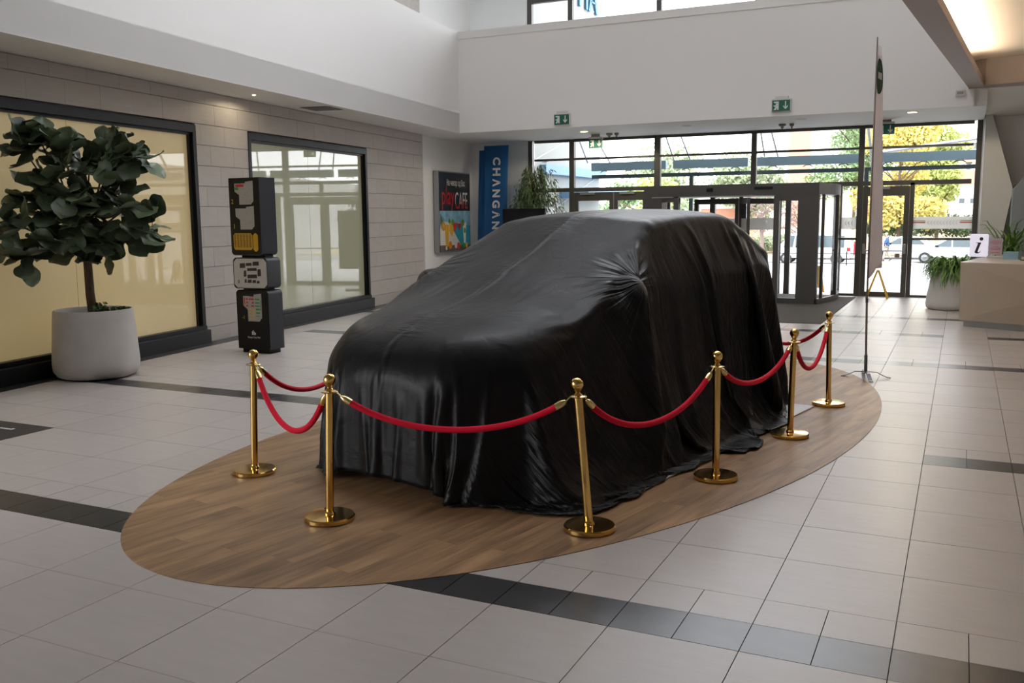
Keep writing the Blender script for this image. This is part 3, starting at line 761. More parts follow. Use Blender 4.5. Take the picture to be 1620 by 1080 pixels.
# parked cars
def car(label, x, y, rz, paint, L=4.25, H=1.48, van=False, words=None):
    t = thing('parked_car', label, 'car', (x, y, gz_(y)), rz)
    W = .88
    if van: prof = [(-L / 2, .35), (-L / 2, .85), (-L / 2 + .35, 1.0), (-L / 2 + .95, H - .05), (-L / 2 + 1.2, H), (L / 2 - .15, H), (L / 2, H - .5), (L / 2, .35)]
    else: prof = [(-L / 2, .35), (-L / 2 - .02, .62), (-L / 2 + .15, .78), (-L / 2 + 1.0, .94), (-L / 2 + 1.75, H - .06), (-L / 2 + 2.2, H), (L / 2 - 1.1, H - .03), (L / 2 - .45, H - .35), (L / 2 - .02, .95), (L / 2, .35)]
    n = len(prof); b = MB(); secs = [(-W, .0), (-W * .97, .03), (W * .97, .03), (W, .0)]
    v = []
    for s_, _ in ((-1, 0), (1, 0)):
        for px, pz in prof:
            k = 1 - max(0, (pz - .85)) * .22; v.append((px, s_ * W * k, pz))
    f = [tuple(range(n)), tuple(range(n, 2 * n))[::-1]] + [(i, n + i, n + (i + 1) % n, (i + 1) % n) for i in range(n)]
    b.add(v, f).build('body', paint, t, bevel=.05)
    for sy in (-1, 1):
        zt = H - .12; zb_ = .96
        ky = lambda z: sy * (W * (1 - max(0, z - .85) * .22) + .006)
        if van: quads = [(-L / 2 + .62, -L / 2 + 1.15, -L / 2 + 1.25, -L / 2 + .95), (-L / 2 + 1.3, -.05, -.05, -L / 2 + 1.3), (.05, L / 2 - .35, L / 2 - .35, .05)]
        else: quads = [(-L / 2 + 1.25, -.02, -.02, -L / 2 + 1.95), (.05, L / 2 - .75, L / 2 - 1.2, .05)]
        for q in quads:
            MB().add([(q[0], ky(zb_), zb_), (q[1], ky(zb_), zb_), (q[2], ky(zt), zt), (q[3], ky(zt), zt)], [(0, 1, 2, 3) if sy < 0 else (3, 2, 1, 0)]).build('side_window', 'car_glass', t)
        MB().box(-L / 2 + 1.32, -L / 2 + 1.5, sy * W - (0.0 if sy > 0 else .16), sy * W + (.16 if sy > 0 else 0.0), .95, 1.07).build('mirror', 'black_matte', t, bevel=.03)
        for wx in (-L / 2 + .78, L / 2 - .75):
            w = MB().lathe([(.20, -.1), (.32, -.1), (.325, -.06), (.325, .06), (.32, .1), (.20, .1), (.20, -.1)], 24, Matrix.Translation((wx, sy * (W - .07), .325)) @ Matrix.Rotation(math.pi / 2, 4, 'X')).build('wheel', 'tyre', t, 40)
            r = MB().lathe([(0, .06), (.07, .09), (.09, .05), (.21, .075)], 24, Matrix.Translation((wx, sy * (W - .07), .325)) @ Matrix.Rotation(sy * -math.pi / 2, 4, 'X'))
            r.build('rim', 'rim', w, 40)
        MB().box(-L / 2 + .02, -L / 2 + .4, sy * W * .97 - .02, sy * W * .97 + .02, .64, .74).build('headlamp', 'alu_light', t, bevel=.01)
        MB().box(L / 2 - .2, L / 2 - .0, sy * W * .97 - .02, sy * W * .97 + .02, .75, .95).build('tail_lamp', 'lamp_red', t, bevel=.01)
    if words:
        text('lettering', words, .24, 'grey_print', t, Matrix.Translation((-.1, -W - .004, .72)) @ UPRIGHT, .002)
    return t
car('white hatchback with grey lettering on its door, outside right of the single door', -.35, 57.2, 0, 'car_white', 4.4, 1.5, words='24 TD')
car('white van with a long side window seen through the narrow pane', -7.6, 52.5, 0, 'car_white', 4.3, 1.75, True)
car('red car parked behind the white van', -7.9, 60.5, 0, 'car_red')
car('white car seen behind the man in the blue jacket', -3.3, 61.8, 0, 'car_white')

# street railing, bench, walking man, warning signs
rl = thing('street_railing', 'thin dark street railing beyond the revolving door', 'railing', (-7.0, 47.5, gz_(47.5)))
for k in range(6): MB().box(-3.0 + 1.2 * k - .025, -3.0 + 1.2 * k + .025, -.02, .02, 0, .75).build('post', 'black_matte', rl)
MB().box(-3.1, 3.1, -.015, .015, .62, .66).build('rail', 'black_matte', rl); MB().box(-3.1, 3.1, -.015, .015, .12, .15).build('rail', 'black_matte', rl)
bn_ = thing('stone_bench', 'low grey stone block on the pavement beside the walking man', 'bench', (-2.35, 43.0, gz_(43.0)))
MB().box(-.75, .75, -.25, .25, 0, .22).build('block', 'concrete', bn_, bevel=.02); MB().box(-.8, .8, -.28, .28, .22, .27).build('seat_slab', 'shutter', bn_, bevel=.01)

# ---------------------------------------------------------------- the covered car: a draped cloth
def cloth_mat():
    m = bpy.data.materials.new('black_satin'); m.use_nodes = True; MATS['black_satin'] = m
    nt = m.node_tree; b = nt.nodes['Principled BSDF']; N = nt.nodes.new; L = nt.links.new
    b.inputs['Base Color'].default_value = (.0055, .0055, .006, 1); b.inputs['Roughness'].default_value = .37
    b.inputs['Specular IOR Level'].default_value = .20
    b.inputs['Sheen Weight'].default_value = .025; b.inputs['Sheen Roughness'].default_value = .45; b.inputs['Sheen Tint'].default_value = (.75, .75, .85, 1)
    uv = N('ShaderNodeUVMap'); uv.uv_map = 'rest'; sp = N('ShaderNodeSeparateXYZ'); L(uv.outputs[0], sp.inputs[0])
    def math_(op, a, b_=None, c=None):
        n = N('ShaderNodeMath'); n.operation = op
        for k, x in enumerate((a, b_, c)):
            if x is None: continue
            if isinstance(x, (int, float)): n.inputs[k].default_value = x
            else: L(x, n.inputs[k])
        return n.outputs[0]
    def noise(sx, sy, detail=2, dist=0.0, sc=1.0):
        mp = N('ShaderNodeMapping'); mp.inputs['Scale'].default_value = (sx, sy, 1); L(uv.outputs[0], mp.inputs[0])
        n = N('ShaderNodeTexNoise'); n.inputs['Scale'].default_value = sc; n.inputs['Detail'].default_value = detail; n.inputs['Distortion'].default_value = dist
        L(mp.outputs[0], n.inputs['Vector']); return n.outputs[0]
    s_abs = math_('ABSOLUTE', sp.outputs[0])
    def rng(x, a, b_):
        n = N('ShaderNodeMapRange'); n.interpolation_type = 'SMOOTHSTEP'; n.inputs[1].default_value = a; n.inputs[2].default_value = b_; L(x, n.inputs[0]); return n.outputs[0]
    side = rng(s_abs, .85, 1.5)
    front = rng(math_('MULTIPLY', sp.outputs[1], -1.0), 2.55, 2.95)
    fold = noise(.8, 7.5, 4, .9)
    ridged = math_('SUBTRACT', 1.0, math_('ABSOLUTE', math_('MULTIPLY_ADD', fold, 4.0, -2.0)))       # sharp creases
    h_side = math_('MULTIPLY', math_('MULTIPLY', ridged, side), .019)
    fine = math_('MULTIPLY', math_('MULTIPLY', noise(3, 24, 3, 1.2), side), .009)
    ffold = noise(6, .8, 3, .8)
    h_front = math_('MULTIPLY', math_('MULTIPLY', ffold, front), .004)
    # gathered seam along the middle
    seam = math_('SUBTRACT', 1.0, rng(math_('ABSOLUTE', math_('ADD', sp.outputs[0], math_('MULTIPLY_ADD', noise(0.01, 2.5, 2), .12, -.06))), .0, .045))
    crum = noise(2.5, 13, 4, 2.2)
    gate = rng(noise(.01, 1.4, 1), .42, .60)
    near = math_('SUBTRACT', 1.0, rng(s_abs, .03, .24))
    h_seam = math_('ADD', math_('MULTIPLY', seam, .006), math_('MULTIPLY', math_('MULTIPLY', math_('MULTIPLY', crum, near), math_('MULTIPLY', gate, math_('SUBTRACT', 1.0, front))), .022))
    h_rad = None
    for ms, mt in MIRRORS:                                        # folds pulled out from the door mirrors
        dx, dy = math_('SUBTRACT', sp.outputs[0], ms), math_('SUBTRACT', sp.outputs[1], mt)
        rad = math_('POWER', math_('ADD', math_('MULTIPLY', dx, dx), math_('MULTIPLY', dy, dy)), .5); ang = math_('ARCTAN2', dy, dx)
        n = N('ShaderNodeTexNoise'); n.noise_dimensions = '1D'; n.inputs['Scale'].default_value = 4.5; n.inputs['Detail'].default_value = 2; L(ang, n.inputs['W'])
        fall = math_('MULTIPLY', rng(rad, .02, .14), math_('SUBTRACT', 1.0, rng(rad, .18, .62)))
        h = math_('MULTIPLY', math_('MULTIPLY', n.outputs[0], fall), .05); h_rad = h if h_rad is None else math_('ADD', h_rad, h)
    gen = math_('MULTIPLY', noise(5, 5, 3, 1.0), .006)
    tot = math_('ADD', math_('ADD', math_('ADD', math_('ADD', h_side, h_rad), fine), math_('ADD', h_seam, h_front)), gen)
    bp = N('ShaderNodeBump'); bp.inputs['Strength'].default_value = 1.0; bp.inputs['Distance'].default_value = 1.0
    L(tot, bp.inputs['Height'])
    weave = N('ShaderNodeTexNoise'); weave.inputs['Scale'].default_value = 900; L(uv.outputs[0], weave.inputs['Vector'])
    bp2 = N('ShaderNodeBump'); bp2.inputs['Strength'].default_value = .12; bp2.inputs['Distance'].default_value = .002
    L(weave.outputs[0], bp2.inputs['Height']); L(bp.outputs[0], bp2.inputs['Normal']); L(bp2.outputs[0], b.inputs['Normal'])
MIRRORS = ((1.11, -1.16), (-1.05, -1.16))
cloth_mat()
NXC, NYC, FRAMES, HSTEP, QUAL, CQ = 112, 138, 52, .045, 4, 2
def smooth_min(a, b, k):
    h = np.clip(.5 + .5 * (b - a) / k, 0, 1); return b * (1 - h) + a * h - k * h * (1 - h)
def smooth_max(a, b, k): return -smooth_min(-a, -b, k)
def car_height(s, t):
    """height of the hidden car over its own ground plan; s across, t towards the rear"""
    cx, cy, r = .985, 2.30, .60
    qx = np.abs(s) - (cx - r); qy = np.abs(t + .24) - (cy - r)
    d = -(np.hypot(np.maximum(qx, 0), np.maximum(qy, 0)) + np.minimum(np.maximum(qx, qy), 0) - r)
    d = d + np.where(t < -1.2, .17 * np.clip(1 - (s / .97) ** 2, 0, 1) * np.clip(-t - 1.2, 0, 1), 0)
    zb = np.interp(t, [-2.8, -2.65, -2.4, -2.14, -1.82, -1.55, -.8, 1.2, 2.2], [.90, .985, 1.065, 1.145, 1.215, 1.25, 1.29, 1.47, 1.47])
    rr = np.interp(t, [-1.5, -.7, 1.5, 2.0], [.31, .16, .16, .3]); e = np.clip(d, 0, rr)
    body = zb - (rr - np.sqrt(np.maximum(rr * rr - (rr - e) ** 2, 0))) * .95 - .12 * np.clip((np.abs(s) - .3) / .67, 0, 1) ** 2 * np.interp(t, [-1.6, -1], [1, .3])
    cz = np.interp(t, [-2.6, -1.85, -1.6, -1.3, -.885, -.6, -.37, -.1, .4, 1.0, 1.2, 1.45, 1.85, 2.0, 2.08], [.3, 1.10, 1.27, 1.415, 1.59, 1.73, 1.84, 1.88, 1.90, 1.90, 1.88, 1.77, 1.54, 1.32, 1.05])
    side = 1.30 + (.945 - np.abs(s)) * 2.3
    z = smooth_max(body, smooth_min(cz - .05 * (s / .7) ** 2, side, .035), .03)
    for q in (-1, 1):                                             # door mirrors
        m = 1.40 - .28 * np.clip(np.hypot((s - q * .97) / .17, (t + 1.10) / .12), 0, 9) ** 4
        z = np.where(m > 1.15, np.maximum(z, m), z)
    skirt = np.where((s > .8) & (t > -2.35) & (t < 1.4), .46 - np.maximum(s - .92, 0) / np.interp(t, [-.5, 1.4], [.44, .36]) * .46, -.3)   # cloth pulled outwards on the right
    return np.where((d < 0) & ~((np.abs(np.abs(s) - .97) < .17) & (np.abs(t + 1.10) < .11)), skirt, z)
def grid_faces(nx, ny):
    i = np.arange(nx * ny).reshape(nx, ny)
    return np.stack([i[:-1, :-1], i[1:, :-1], i[1:, 1:], i[:-1, 1:]], -1).reshape(-1, 4)
def drape(nx=NXC, ny=NYC, frames=FRAMES):
    """lets a flat cloth fall over the car shape and returns the settled points, the flat ones and the faces"""
    S = np.arange(-1.3, 1.5001, HSTEP); Q = np.arange(-2.9, 2.4001, HSTEP)
    g = np.stack(np.meshgrid(S, Q, indexing='ij'), -1); Z = car_height(g[..., 0], g[..., 1])
    hm = bpy.data.meshes.new('form'); hm.from_pydata(np.concatenate([g.reshape(-1, 2), Z.reshape(-1, 1)], 1).tolist(), [], grid_faces(len(S), len(Q)).tolist())
    form = bpy.data.objects.new('form', hm); COL.objects.link(form); form.modifiers.new('collision', 'COLLISION')
    form.collision.thickness_outer = .015; form.collision.cloth_friction = 8
    fm = bpy.data.meshes.new('ground'); fm.from_pydata([(-9, -9, 0), (9, -9, 0), (9, 9, 0), (-9, 9, 0)], [], [(0, 1, 2, 3)])
    gnd = bpy.data.objects.new('ground', fm); COL.objects.link(gnd); gnd.modifiers.new('collision', 'COLLISION')
    gnd.collision.thickness_outer = .01; gnd.collision.cloth_friction = 15
    u = np.linspace(-1, 1, nx)[:, None]; v = np.linspace(0, 1, ny)[None, :]
    yf = -3.64 + .55 * np.abs(u) ** 5; yb = 3.75 - .7 * np.abs(u) ** 4; Y = yf + (yb - yf) * v
    k = [-3.8, -3.3, -2.8, -2.2, -1.6, -1.0, 1.5, 2.6, 3.8]
    hr = np.interp(Y, k, [1.75, 2.05, 2.25, 2.38, 2.6, 2.95, 2.88, 2.2, 1.7]); hl = np.interp(Y, k, [1.48, 1.68, 1.86, 2.02, 2.25, 2.7, 2.7, 2.3, 1.8])
    flat_ = np.stack([np.where(u > 0, u * hr, u * hl), Y], -1).reshape(-1, 2); f = grid_faces(nx, ny)
    me = bpy.data.meshes.new('sheet'); me.from_pydata(np.concatenate([flat_, np.full((len(flat_), 1), 1.97)], 1).tolist(), [], f.tolist())
    o = bpy.data.objects.new('sheet', me); COL.objects.link(o); m = o.modifiers.new('cloth', 'CLOTH'); c = m.settings
    c.quality = QUAL; c.mass = .2; c.air_damping = 2.0
    c.tension_stiffness = 18; c.compression_stiffness = 18; c.shear_stiffness = 5; c.bending_stiffness = .012
    c.tension_damping = 10; c.compression_damping = 10; c.shear_damping = 8; c.bending_damping = .5
    cs = m.collision_settings; cs.collision_quality = CQ; cs.distance_min = .012; cs.use_self_collision = False; cs.friction = 8
    SC.gravity = (0, 0, -16); SC.frame_start = 1; SC.frame_end = frames + 5; m.point_cache.frame_start = 1; m.point_cache.frame_end = frames + 5
    for k in range(1, frames + 1): SC.frame_set(k)
    ev = o.evaluated_get(bpy.context.evaluated_depsgraph_get()); co = np.zeros(len(flat_) * 3); ev.data.vertices.foreach_get('co', co)
    for x, d_ in ((o, me), (form, hm), (gnd, fm)): bpy.data.objects.remove(x); bpy.data.meshes.remove(d_)
    SC.gravity = (0, 0, -9.81); SC.frame_set(1); SC.frame_start = SC.frame_end = 1
    return co.reshape(-1, 3), flat_, f
def build_cover():
    co, rest, f = drape()
    me = bpy.data.meshes.new('car_cover'); me.from_pydata(co.tolist(), [], f.tolist()); me.update()
    ul = me.uv_layers.new(name='rest'); ul.data.foreach_set('uv', rest[f.reshape(-1)].reshape(-1))
    me.polygons.foreach_set('use_smooth', [True] * len(me.polygons)); me.materials.append(MATS['black_satin'])
    o = bpy.data.objects.new('car_cover', me); COL.objects.link(o); o.matrix_world = CARM
    s = o.modifiers.new('subdivision', 'SUBSURF'); s.levels = 1; s.render_levels = 1
    so = o.modifiers.new('thickness', 'SOLIDIFY'); so.thickness = .003; so.offset = 1
    tag(o, 'glossy black cloth draped over a whole car on the oval wood floor', 'car cover')
build_cover()

# ---------------------------------------------------------------- brass barrier posts and velvet ropes
def make_stanchion(name, label, x, y, lean=(0, 0)):
    t = thing(name, label, 'barrier post', (x, y, .0045), group='brass barrier posts round the covered car')
    MB().lathe([(0, 0), (.150, 0), (.157, .006), (.157, .026), (.150, .033), (.06, .037), (0, .037)], 40).build('base', 'brass', t, 35)
    L_ = Matrix(((1, 0, lean[0] / .86, 0), (0, 1, lean[1] / .86, 0), (0, 0, 1, 0), (0, 0, 0, 1)))
    def lz(m): m.v = [tuple(L_ @ Vector(p)) for p in m.v]; return m
    lz(MB().lathe([(0, .034), (.034, .034), (.034, .045), (.0255, .055), (.0255, .805), (0, .805)], 28)).build('pole', 'brass', t, 35)
    lz(MB().lathe([(0, .803), (.026, .803), (.05, .808), (.053, .812), (.05, .816), (.026, .82), (0, .82)], 28)).build('collar_ring', 'brass_light', t, 35)
    lz(MB().lathe([(0, .818), (.028, .818), (.022, .828), (.015, .836), (.017, .845), (.024, .850)] + [(.038 * math.sin(a), .886 - .038 * math.cos(a)) for a in [math.radians(d) for d in range(45, 181, 9)]], 28)).build('ball_finial', 'brass', t, 50)
    return Vector((x + lean[0] * .79 / .86, y + lean[1] * .79 / .86, .0045 + .795))
ST = [(-4.47, 1.36, 'brass barrier post left of the car front, nearest the dark map pillar', (.02, .02)),
      (-3.30, .71, 'brass barrier post before the front left corner of the covered car', (.02, .02)),
      (-1.75, 1.20, 'brass barrier post before the front right corner of the car, leaning left', (-.07, -.02)),
      (-1.32, 2.59, 'brass barrier post beside the middle of the car side', (.0, -.03)),
      (-1.05, 4.10, 'brass barrier post beside the rear corner of the car cover', (.02, -.05)),
      (-.92, 5.57, 'farthest brass barrier post, on the far right of the row', (-.02, -.01)),
      (-4.60, 3.02, 'brass barrier post hidden behind the left side of the covered car', (0, 0)),
      (-2.20, 7.00, 'brass barrier post hidden behind the back of the covered car', (0, 0))]
HK = [make_stanchion('barrier_post', lb, x, y, ln) for x, y, lb, ln in ST]
def rope(i, j, low, label):
    a, b = HK[i], HK[j]; d = (b - a); d.z = 0; d.normalize()
    t = thing('velvet_rope', label, 'rope', ((a.x + b.x) / 2, (a.y + b.y) / 2, 0), group='red velvet ropes between the brass posts')
    o = Vector((t.location.x, t.location.y, 0))
    A = a + d * .055 - o; B = b - d * .055 - o
    n = 41; pts = []
    for k in range(n):
        s = k / (n - 1); p = A.lerp(B, s); w = (2 * s - 1)
        h = (math.cosh(1.6 * w) - 1) / (math.cosh(1.6) - 1); p.z = low + (A.z - low) * h; pts.append(p)
    ln = [0]
    for p, q in zip(pts, pts[1:]): ln.append(ln[-1] + (q - p).length)
    def upto(s):
        for k in range(n - 1):
            if ln[k + 1] >= s: return pts[k].lerp(pts[k + 1], (s - ln[k]) / (ln[k + 1] - ln[k]))
        return pts[-1]
    Ltot = ln[-1]; sub = [upto(.085 + (Ltot - .17) * k / 36) for k in range(37)]
    MB().tube(sub, .0195, 14).build('rope', 'velvet', t, 60)
    for s0, s1, s2, hp in ((.022, .055, .095, a - o + d * .035), (Ltot - .022, Ltot - .055, Ltot - .095, b - o - d * .035)):
        MB().tube([upto(s0), upto((s0 + s1) / 2), upto(s1), upto(s2)], [.008, .017, .0215, .0215], 14).build('end_cap', 'brass_light', t, 40)
        q = upto(s0); c = (q + hp) / 2 + Vector((0, 0, .012)); MB().tube([hp + Vector((0, 0, .018)), c, q], .0045, 6).build('hook', 'brass_light', t, 60)
rope(0, 1, .455, 'deep hanging red rope between the two posts left of the car front')
rope(1, 2, .595, 'long red rope hanging across the front of the covered car')
rope(2, 3, .535, 'red rope along the car side, nearest the front right corner')
rope(3, 4, .60, 'red rope along the middle of the car side')
rope(4, 5, .49, 'red rope between the two farthest posts on the right')
rope(0, 6, .50, 'red rope running back from the leftmost post behind the car')
rope(5, 7, .50, 'red rope behind the back of the car, far right')

# ---------------------------------------------------------------- map pillar of three stacked blocks
kp = thing('map_pillar', 'tall black mall map pillar of three stacked blocks beside the left windows', 'map pillar', (-8.66, 6.31, 0))
def rblock(x0, x1, y0, y1, z0, z1, r, corners):
    pts = []
    for (cx, cz, a0, k) in ((x1 - r, z1 - r, 0, 0), (x0 + r, z1 - r, 90, 1), (x0 + r, z0 + r, 180, 2), (x1 - r, z0 + r, 270, 3)):
        if corners[k]: pts += [(cx + r * math.cos(math.radians(a0 + s * 15)), cz + r * math.sin(math.radians(a0 + s * 15))) for s in range(7)]
        else: pts.append((x1 if k in (0, 3) else x0, z1 if k in (0, 1) else z0))
    n = len(pts); v = [(p[0], y0, p[1]) for p in pts] + [(p[0], y1, p[1]) for p in pts]
    f = [tuple(range(n))[::-1], tuple(range(n, 2 * n))] + [(i, (i + 1) % n, n + (i + 1) % n, n + i) for i in range(n)]
    return MB().add(v, [q[::-1] for q in f])
MB().box(-.24, .24, -.10, .12, 0, .07).build('plinth', 'black_matte', kp)
Mk = [Matrix.Translation((.0, 0, 0)), Matrix.Translation((-.01, -.01, 0)) @ Matrix.Rotation(math.radians(4), 4, 'Z'), Matrix.Translation((-.045, .0, 0)) @ Matrix.Rotation(math.radians(-4), 4, 'Z')]
b1 = rblock(-.285, .285, -.14, .155, .06, .885, .06, (1, 1, 0, 0)).build('lower_block', 'kiosk_side', kp, 30, mw=Mk[0])
b2 = rblock(-.285, .285, -.145, .155, .905, 1.335, .06, (1, 1, 1, 1)).build('middle_block', 'kiosk_side', kp, 30, mw=Mk[1])
b3 = rblock(-.285, .285, -.145, .155, 1.365, 2.425, .06, (0, 0, 1, 1)).build('upper_block', 'kiosk_side', kp, 30, mw=Mk[2])
MB().box(-.2, .2, -.08, .1, .88, .91).build('neck', 'black_matte', kp); MB().box(-.2, .2, -.08, .1, 1.33, 1.37).build('neck', 'black_matte', kp)
def face(blk, y, nm, m, poly, t=.0015): return MB().poly_on(Matrix.Translation((0, y, 0)), poly, t).build(nm, m, blk)
rb = lambda x0, x1, z0, z1, r=.04: [(x0 + r, z0), (x1 - r, z0), (x1, z0 + r), (x1, z1 - r), (x1 - r, z1), (x0 + r, z1), (x0, z1 - r), (x0, z0 + r)]
face(b1, -.140, 'front_panel', 'black_matte', rb(-.284, .284, .065, .88, .03)); face(b2, -.145, 'front_panel', 'kiosk_white', rb(-.272, .272, .918, 1.322, .05)); face(b3, -.145, 'front_panel', 'black_matte', rb(-.284, .284, 1.38, 2.42, .03))
pl_ = [(-.17, .56), (.03, .56), (.03, .585), (.17, .60), (.17, .25), (.12, .19), (-.09, .19), (-.09, .36), (-.17, .42)]
def plan(z, s=1.0): return [(x * s * 1.02, z + (q - .19) * .78) for x, q in pl_]
face(b3, -.147, 'floor_map', 'map_grey', plan(2.06)); face(b3, -.147, 'floor_map', 'map_grey', plan(1.72))
for x0, x1, z in ((-.15, .0, 2.30), (-.165, -.10, 2.26)): face(b3, -.149, 'map_zone', 'red_print' if x1 == 0 else 'green_print', [(x0, z), (x1, z), (x1, z + .035), (x0, z + .035)])
for k in range(26):
    x0, z = random.uniform(-.07, .14), random.choice((2.08, 1.74)) + random.uniform(0, .2)
    face(b3, -.149, 'map_mark', 'grey_print', [(x0, z), (x0 + .014, z), (x0 + .014, z + .01), (x0, z + .01)])
face(b3, -.147, 'directory', 'yellow_print', rb(-.235, .125, 1.44, 1.67, .03)); face(b3, -.147, 'directory', 'yellow_print', rb(.135, .225, 1.42, 1.67, .03))
for c in range(6):
    col = MB()
    for r in range(13): col.poly_on(Matrix.Translation((0, -.149, 0)), [(-.22 + .057 * c, 1.645 - .014 * r), (-.22 + .057 * c + random.uniform(.025, .045), 1.645 - .014 * r), (-.22 + .057 * c + .03, 1.652 - .014 * r), (-.22 + .057 * c, 1.652 - .014 * r)], .0008)
    stuff(col.build('directory_lines', 'dark_print', b3))
text('floor_number', '2', .09, 'yellow_print', b3, Matrix.Translation((-.225, -.149, 2.10)) @ UPRIGHT, .0008); text('floor_number', '1', .09, 'yellow_print', b3, Matrix.Translation((-.205, -.149, 1.76)) @ UPRIGHT, .0008)
text('floor_number', '0', .07, 'dark_print', b2, Matrix.Translation((-.20, -.149, 1.0)) @ UPRIGHT, .0008)
mp_ = [(-.17, -.08, 1.19, 1.26), (-.07, .03, 1.22, 1.265), (.045, .15, 1.225, 1.285), (-.05, .11, 1.15, 1.195), (.12, .18, 1.08, 1.18), (-.05, .11, 1.05, 1.105), (-.11, -.065, 1.07, 1.16), (-.05, .02, .985, 1.035), (.03, .09, .985, 1.03), (.10, .15, .98, 1.02), (-.10, -.065, .985, 1.04)]
for x0, x1, z0, z1 in mp_: face(b2, -.1467, 'map_zone', 'dark_print', [(x0, z0), (x1, z0 + .005), (x1 - .004, z1), (x0 + .004, z1 - .005)])
for z, w in ((1.355, 0), ): pass
face(b1, -.142, 'floor_map', 'map_grey', [(x * .95, .45 + (q - .19) * .95) for x, q in pl_])
for k, (x0, x1, z0, z1, m) in enumerate([(-.145, -.13, .68, .78, 'red_print'), (-.11, -.075, .75, .77, 'red_print'), (-.11, -.075, .70, .72, 'red_print'), (-.11, -.075, .655, .675, 'red_print'), (-.06, .03, .75, .77, 'red_print'), (-.01, .03, .70, .72, 'red_print'), (-.02, .03, .655, .675, 'red_print'), (-.04, .03, .79, .80, 'red_print'),
        (.05, .13, .75, .77, 'green_print'), (.05, .13, .70, .72, 'green_print'), (.05, .13, .655, .675, 'green_print'), (.06, .13, .61, .63, 'green_print'), (.06, .13, .56, .58, 'green_print'), (.05, .12, .52, .53, 'green_print'), (.142, .152, .6, .75, 'green_print'),
        (-.07, -.02, .61, .63, 'amber_print'), (-.07, -.02, .565, .585, 'amber_print'), (-.07, -.02, .52, .54, 'amber_print'), (-.005, .012, .52, .63, 'amber_print'), (.02, .04, .52, .63, 'amber_print'), (-.07, .06, .475, .49, 'amber_print')]):
    face(b1, -.1435, 'map_zone', m, [(x0, z0), (x1, z0), (x1, z1), (x0, z1)], .0012)
text('floor_number', '-1', .07, 'yellow_print', b1, Matrix.Translation((-.17, -.143, .50)) @ UPRIGHT, .0008)
for x, h in ((-.025, .05), (-.008, .065), (.012, .045), (.03, .03)): face(b1, -.142, 'emblem', 'white_print', [(x - .006, .26), (x + .006, .26), (x + .006, .26 + h), (x - .006, .26 + h)])
text('lettering', 'Skopje City Mall', .034, 'white_print', b1, Matrix.Translation((0, -.142, .225)) @ UPRIGHT, .0008)

# ---------------------------------------------------------------- fiddle leaf fig in a round pot
fg = thing('potted_fig_tree', 'big fiddle-leaf fig tree in a round white concrete pot at left', 'potted plant', (-9.18, 3.97, 0))
MB().lathe([(0, .0), (.36, 0), (.44, .025), (.485, .09), (.492, .18), (.478, .40), (.455, .70), (.445, .80), (.435, .815), (.415, .815), (.405, .80), (.405, .72), (0, .72)], 56).build('pot', 'concrete', fg, 50)
MB().lathe([(0, .735), (.2, .74), (.404, .725)], 32).build('soil', 'soil', fg, 60)
def lf(length, width, curl, fold, seed):
    rs = random.Random(seed); v = []; f = []; n = 11; ph = rs.uniform(0, 6)
    prof = [.06, .34, .52, .58, .60, .70, .86, .98, 1.0, .88, .60, .08]
    for i in range(n + 1):
        t = i / n; w = prof[i] * width / 2; z = curl * (math.sin(t * 2.4) - .5 * t)
        for q in (-1, -.66, -.33, 0, .33, .66, 1): v.append((w * q, t * length, z + fold * abs(q) ** 1.6 * width * .6 + .011 * math.sin(t * 15 + ph + q) * abs(q)))
    for i in range(n):
        for k in range(6): a = i * 7 + k; f.append((a, a + 1, a + 8, a + 7))
    m = MB().add(v, f); zc = lambda t: curl * (math.sin(t * 2.4) - .5 * t) + .003
    m.tube([(0, -.06, -.01), (0, 0, 0), (0, length * .5, zc(.5)), (0, length * .97, zc(.97))], [.006, .005, .004, .001], 5)
    me = m.mesh('leaf', 'fig_leaf', 80); me.materials.append(MATS['fig_vein'])
    for p in me.polygons[n * 6:]: p.material_index = 1
    return me
leaf_m = [lf(.38, .27, .07, .10, 1), lf(.33, .25, -.06, .14, 2), lf(.40, .28, -.10, .08, 3), lf(.30, .23, .06, .20, 4), lf(.36, .24, -.03, -.08, 5)]
rs = random.Random(12)
rgt = Vector((_rt.x, _rt.y, 0)); tow = Vector((.771, -.636, 0))
def crown(px, py, db=0.0):
    a = (px - 140) / 128.0; b = .12 + max(0, -a) * .80 + max(0, a) * .10 + db
    z = 1.33 + (408 - py) / 131.0 + b * .02
    return rgt * a * (1 - b / 12) + tow * b + Vector((0, 0, z))
MB().tube([(0, 0, .70), (-.01, -.02, 1.0), (.0, -.03, 1.25), (.03, -.06, 1.50), (.02, -.08, 1.75), (-.01, -.1, 2.0)], [.058, .052, .05, .046, .042, .034], 12).build('trunk', 'bark', fg, 60)
ends = [(22, 340), (48, 232), (78, 222), (112, 226), (62, 290), (108, 300), (150, 296), (196, 240), (222, 244), (150, 250), (190, 285), (205, 318), (166, 345), (120, 350), (72, 372), (170, 378), (203, 366), (240, 352), (140, 380), (36, 385), (100, 262), (178, 228), (60, 330), (130, 320)]
bm_ = MB(); nl = 0
hub = [Vector((.02, -.08, 1.62)), Vector((-.01, -.1, 1.9)), Vector((.0, -.09, 1.78))]
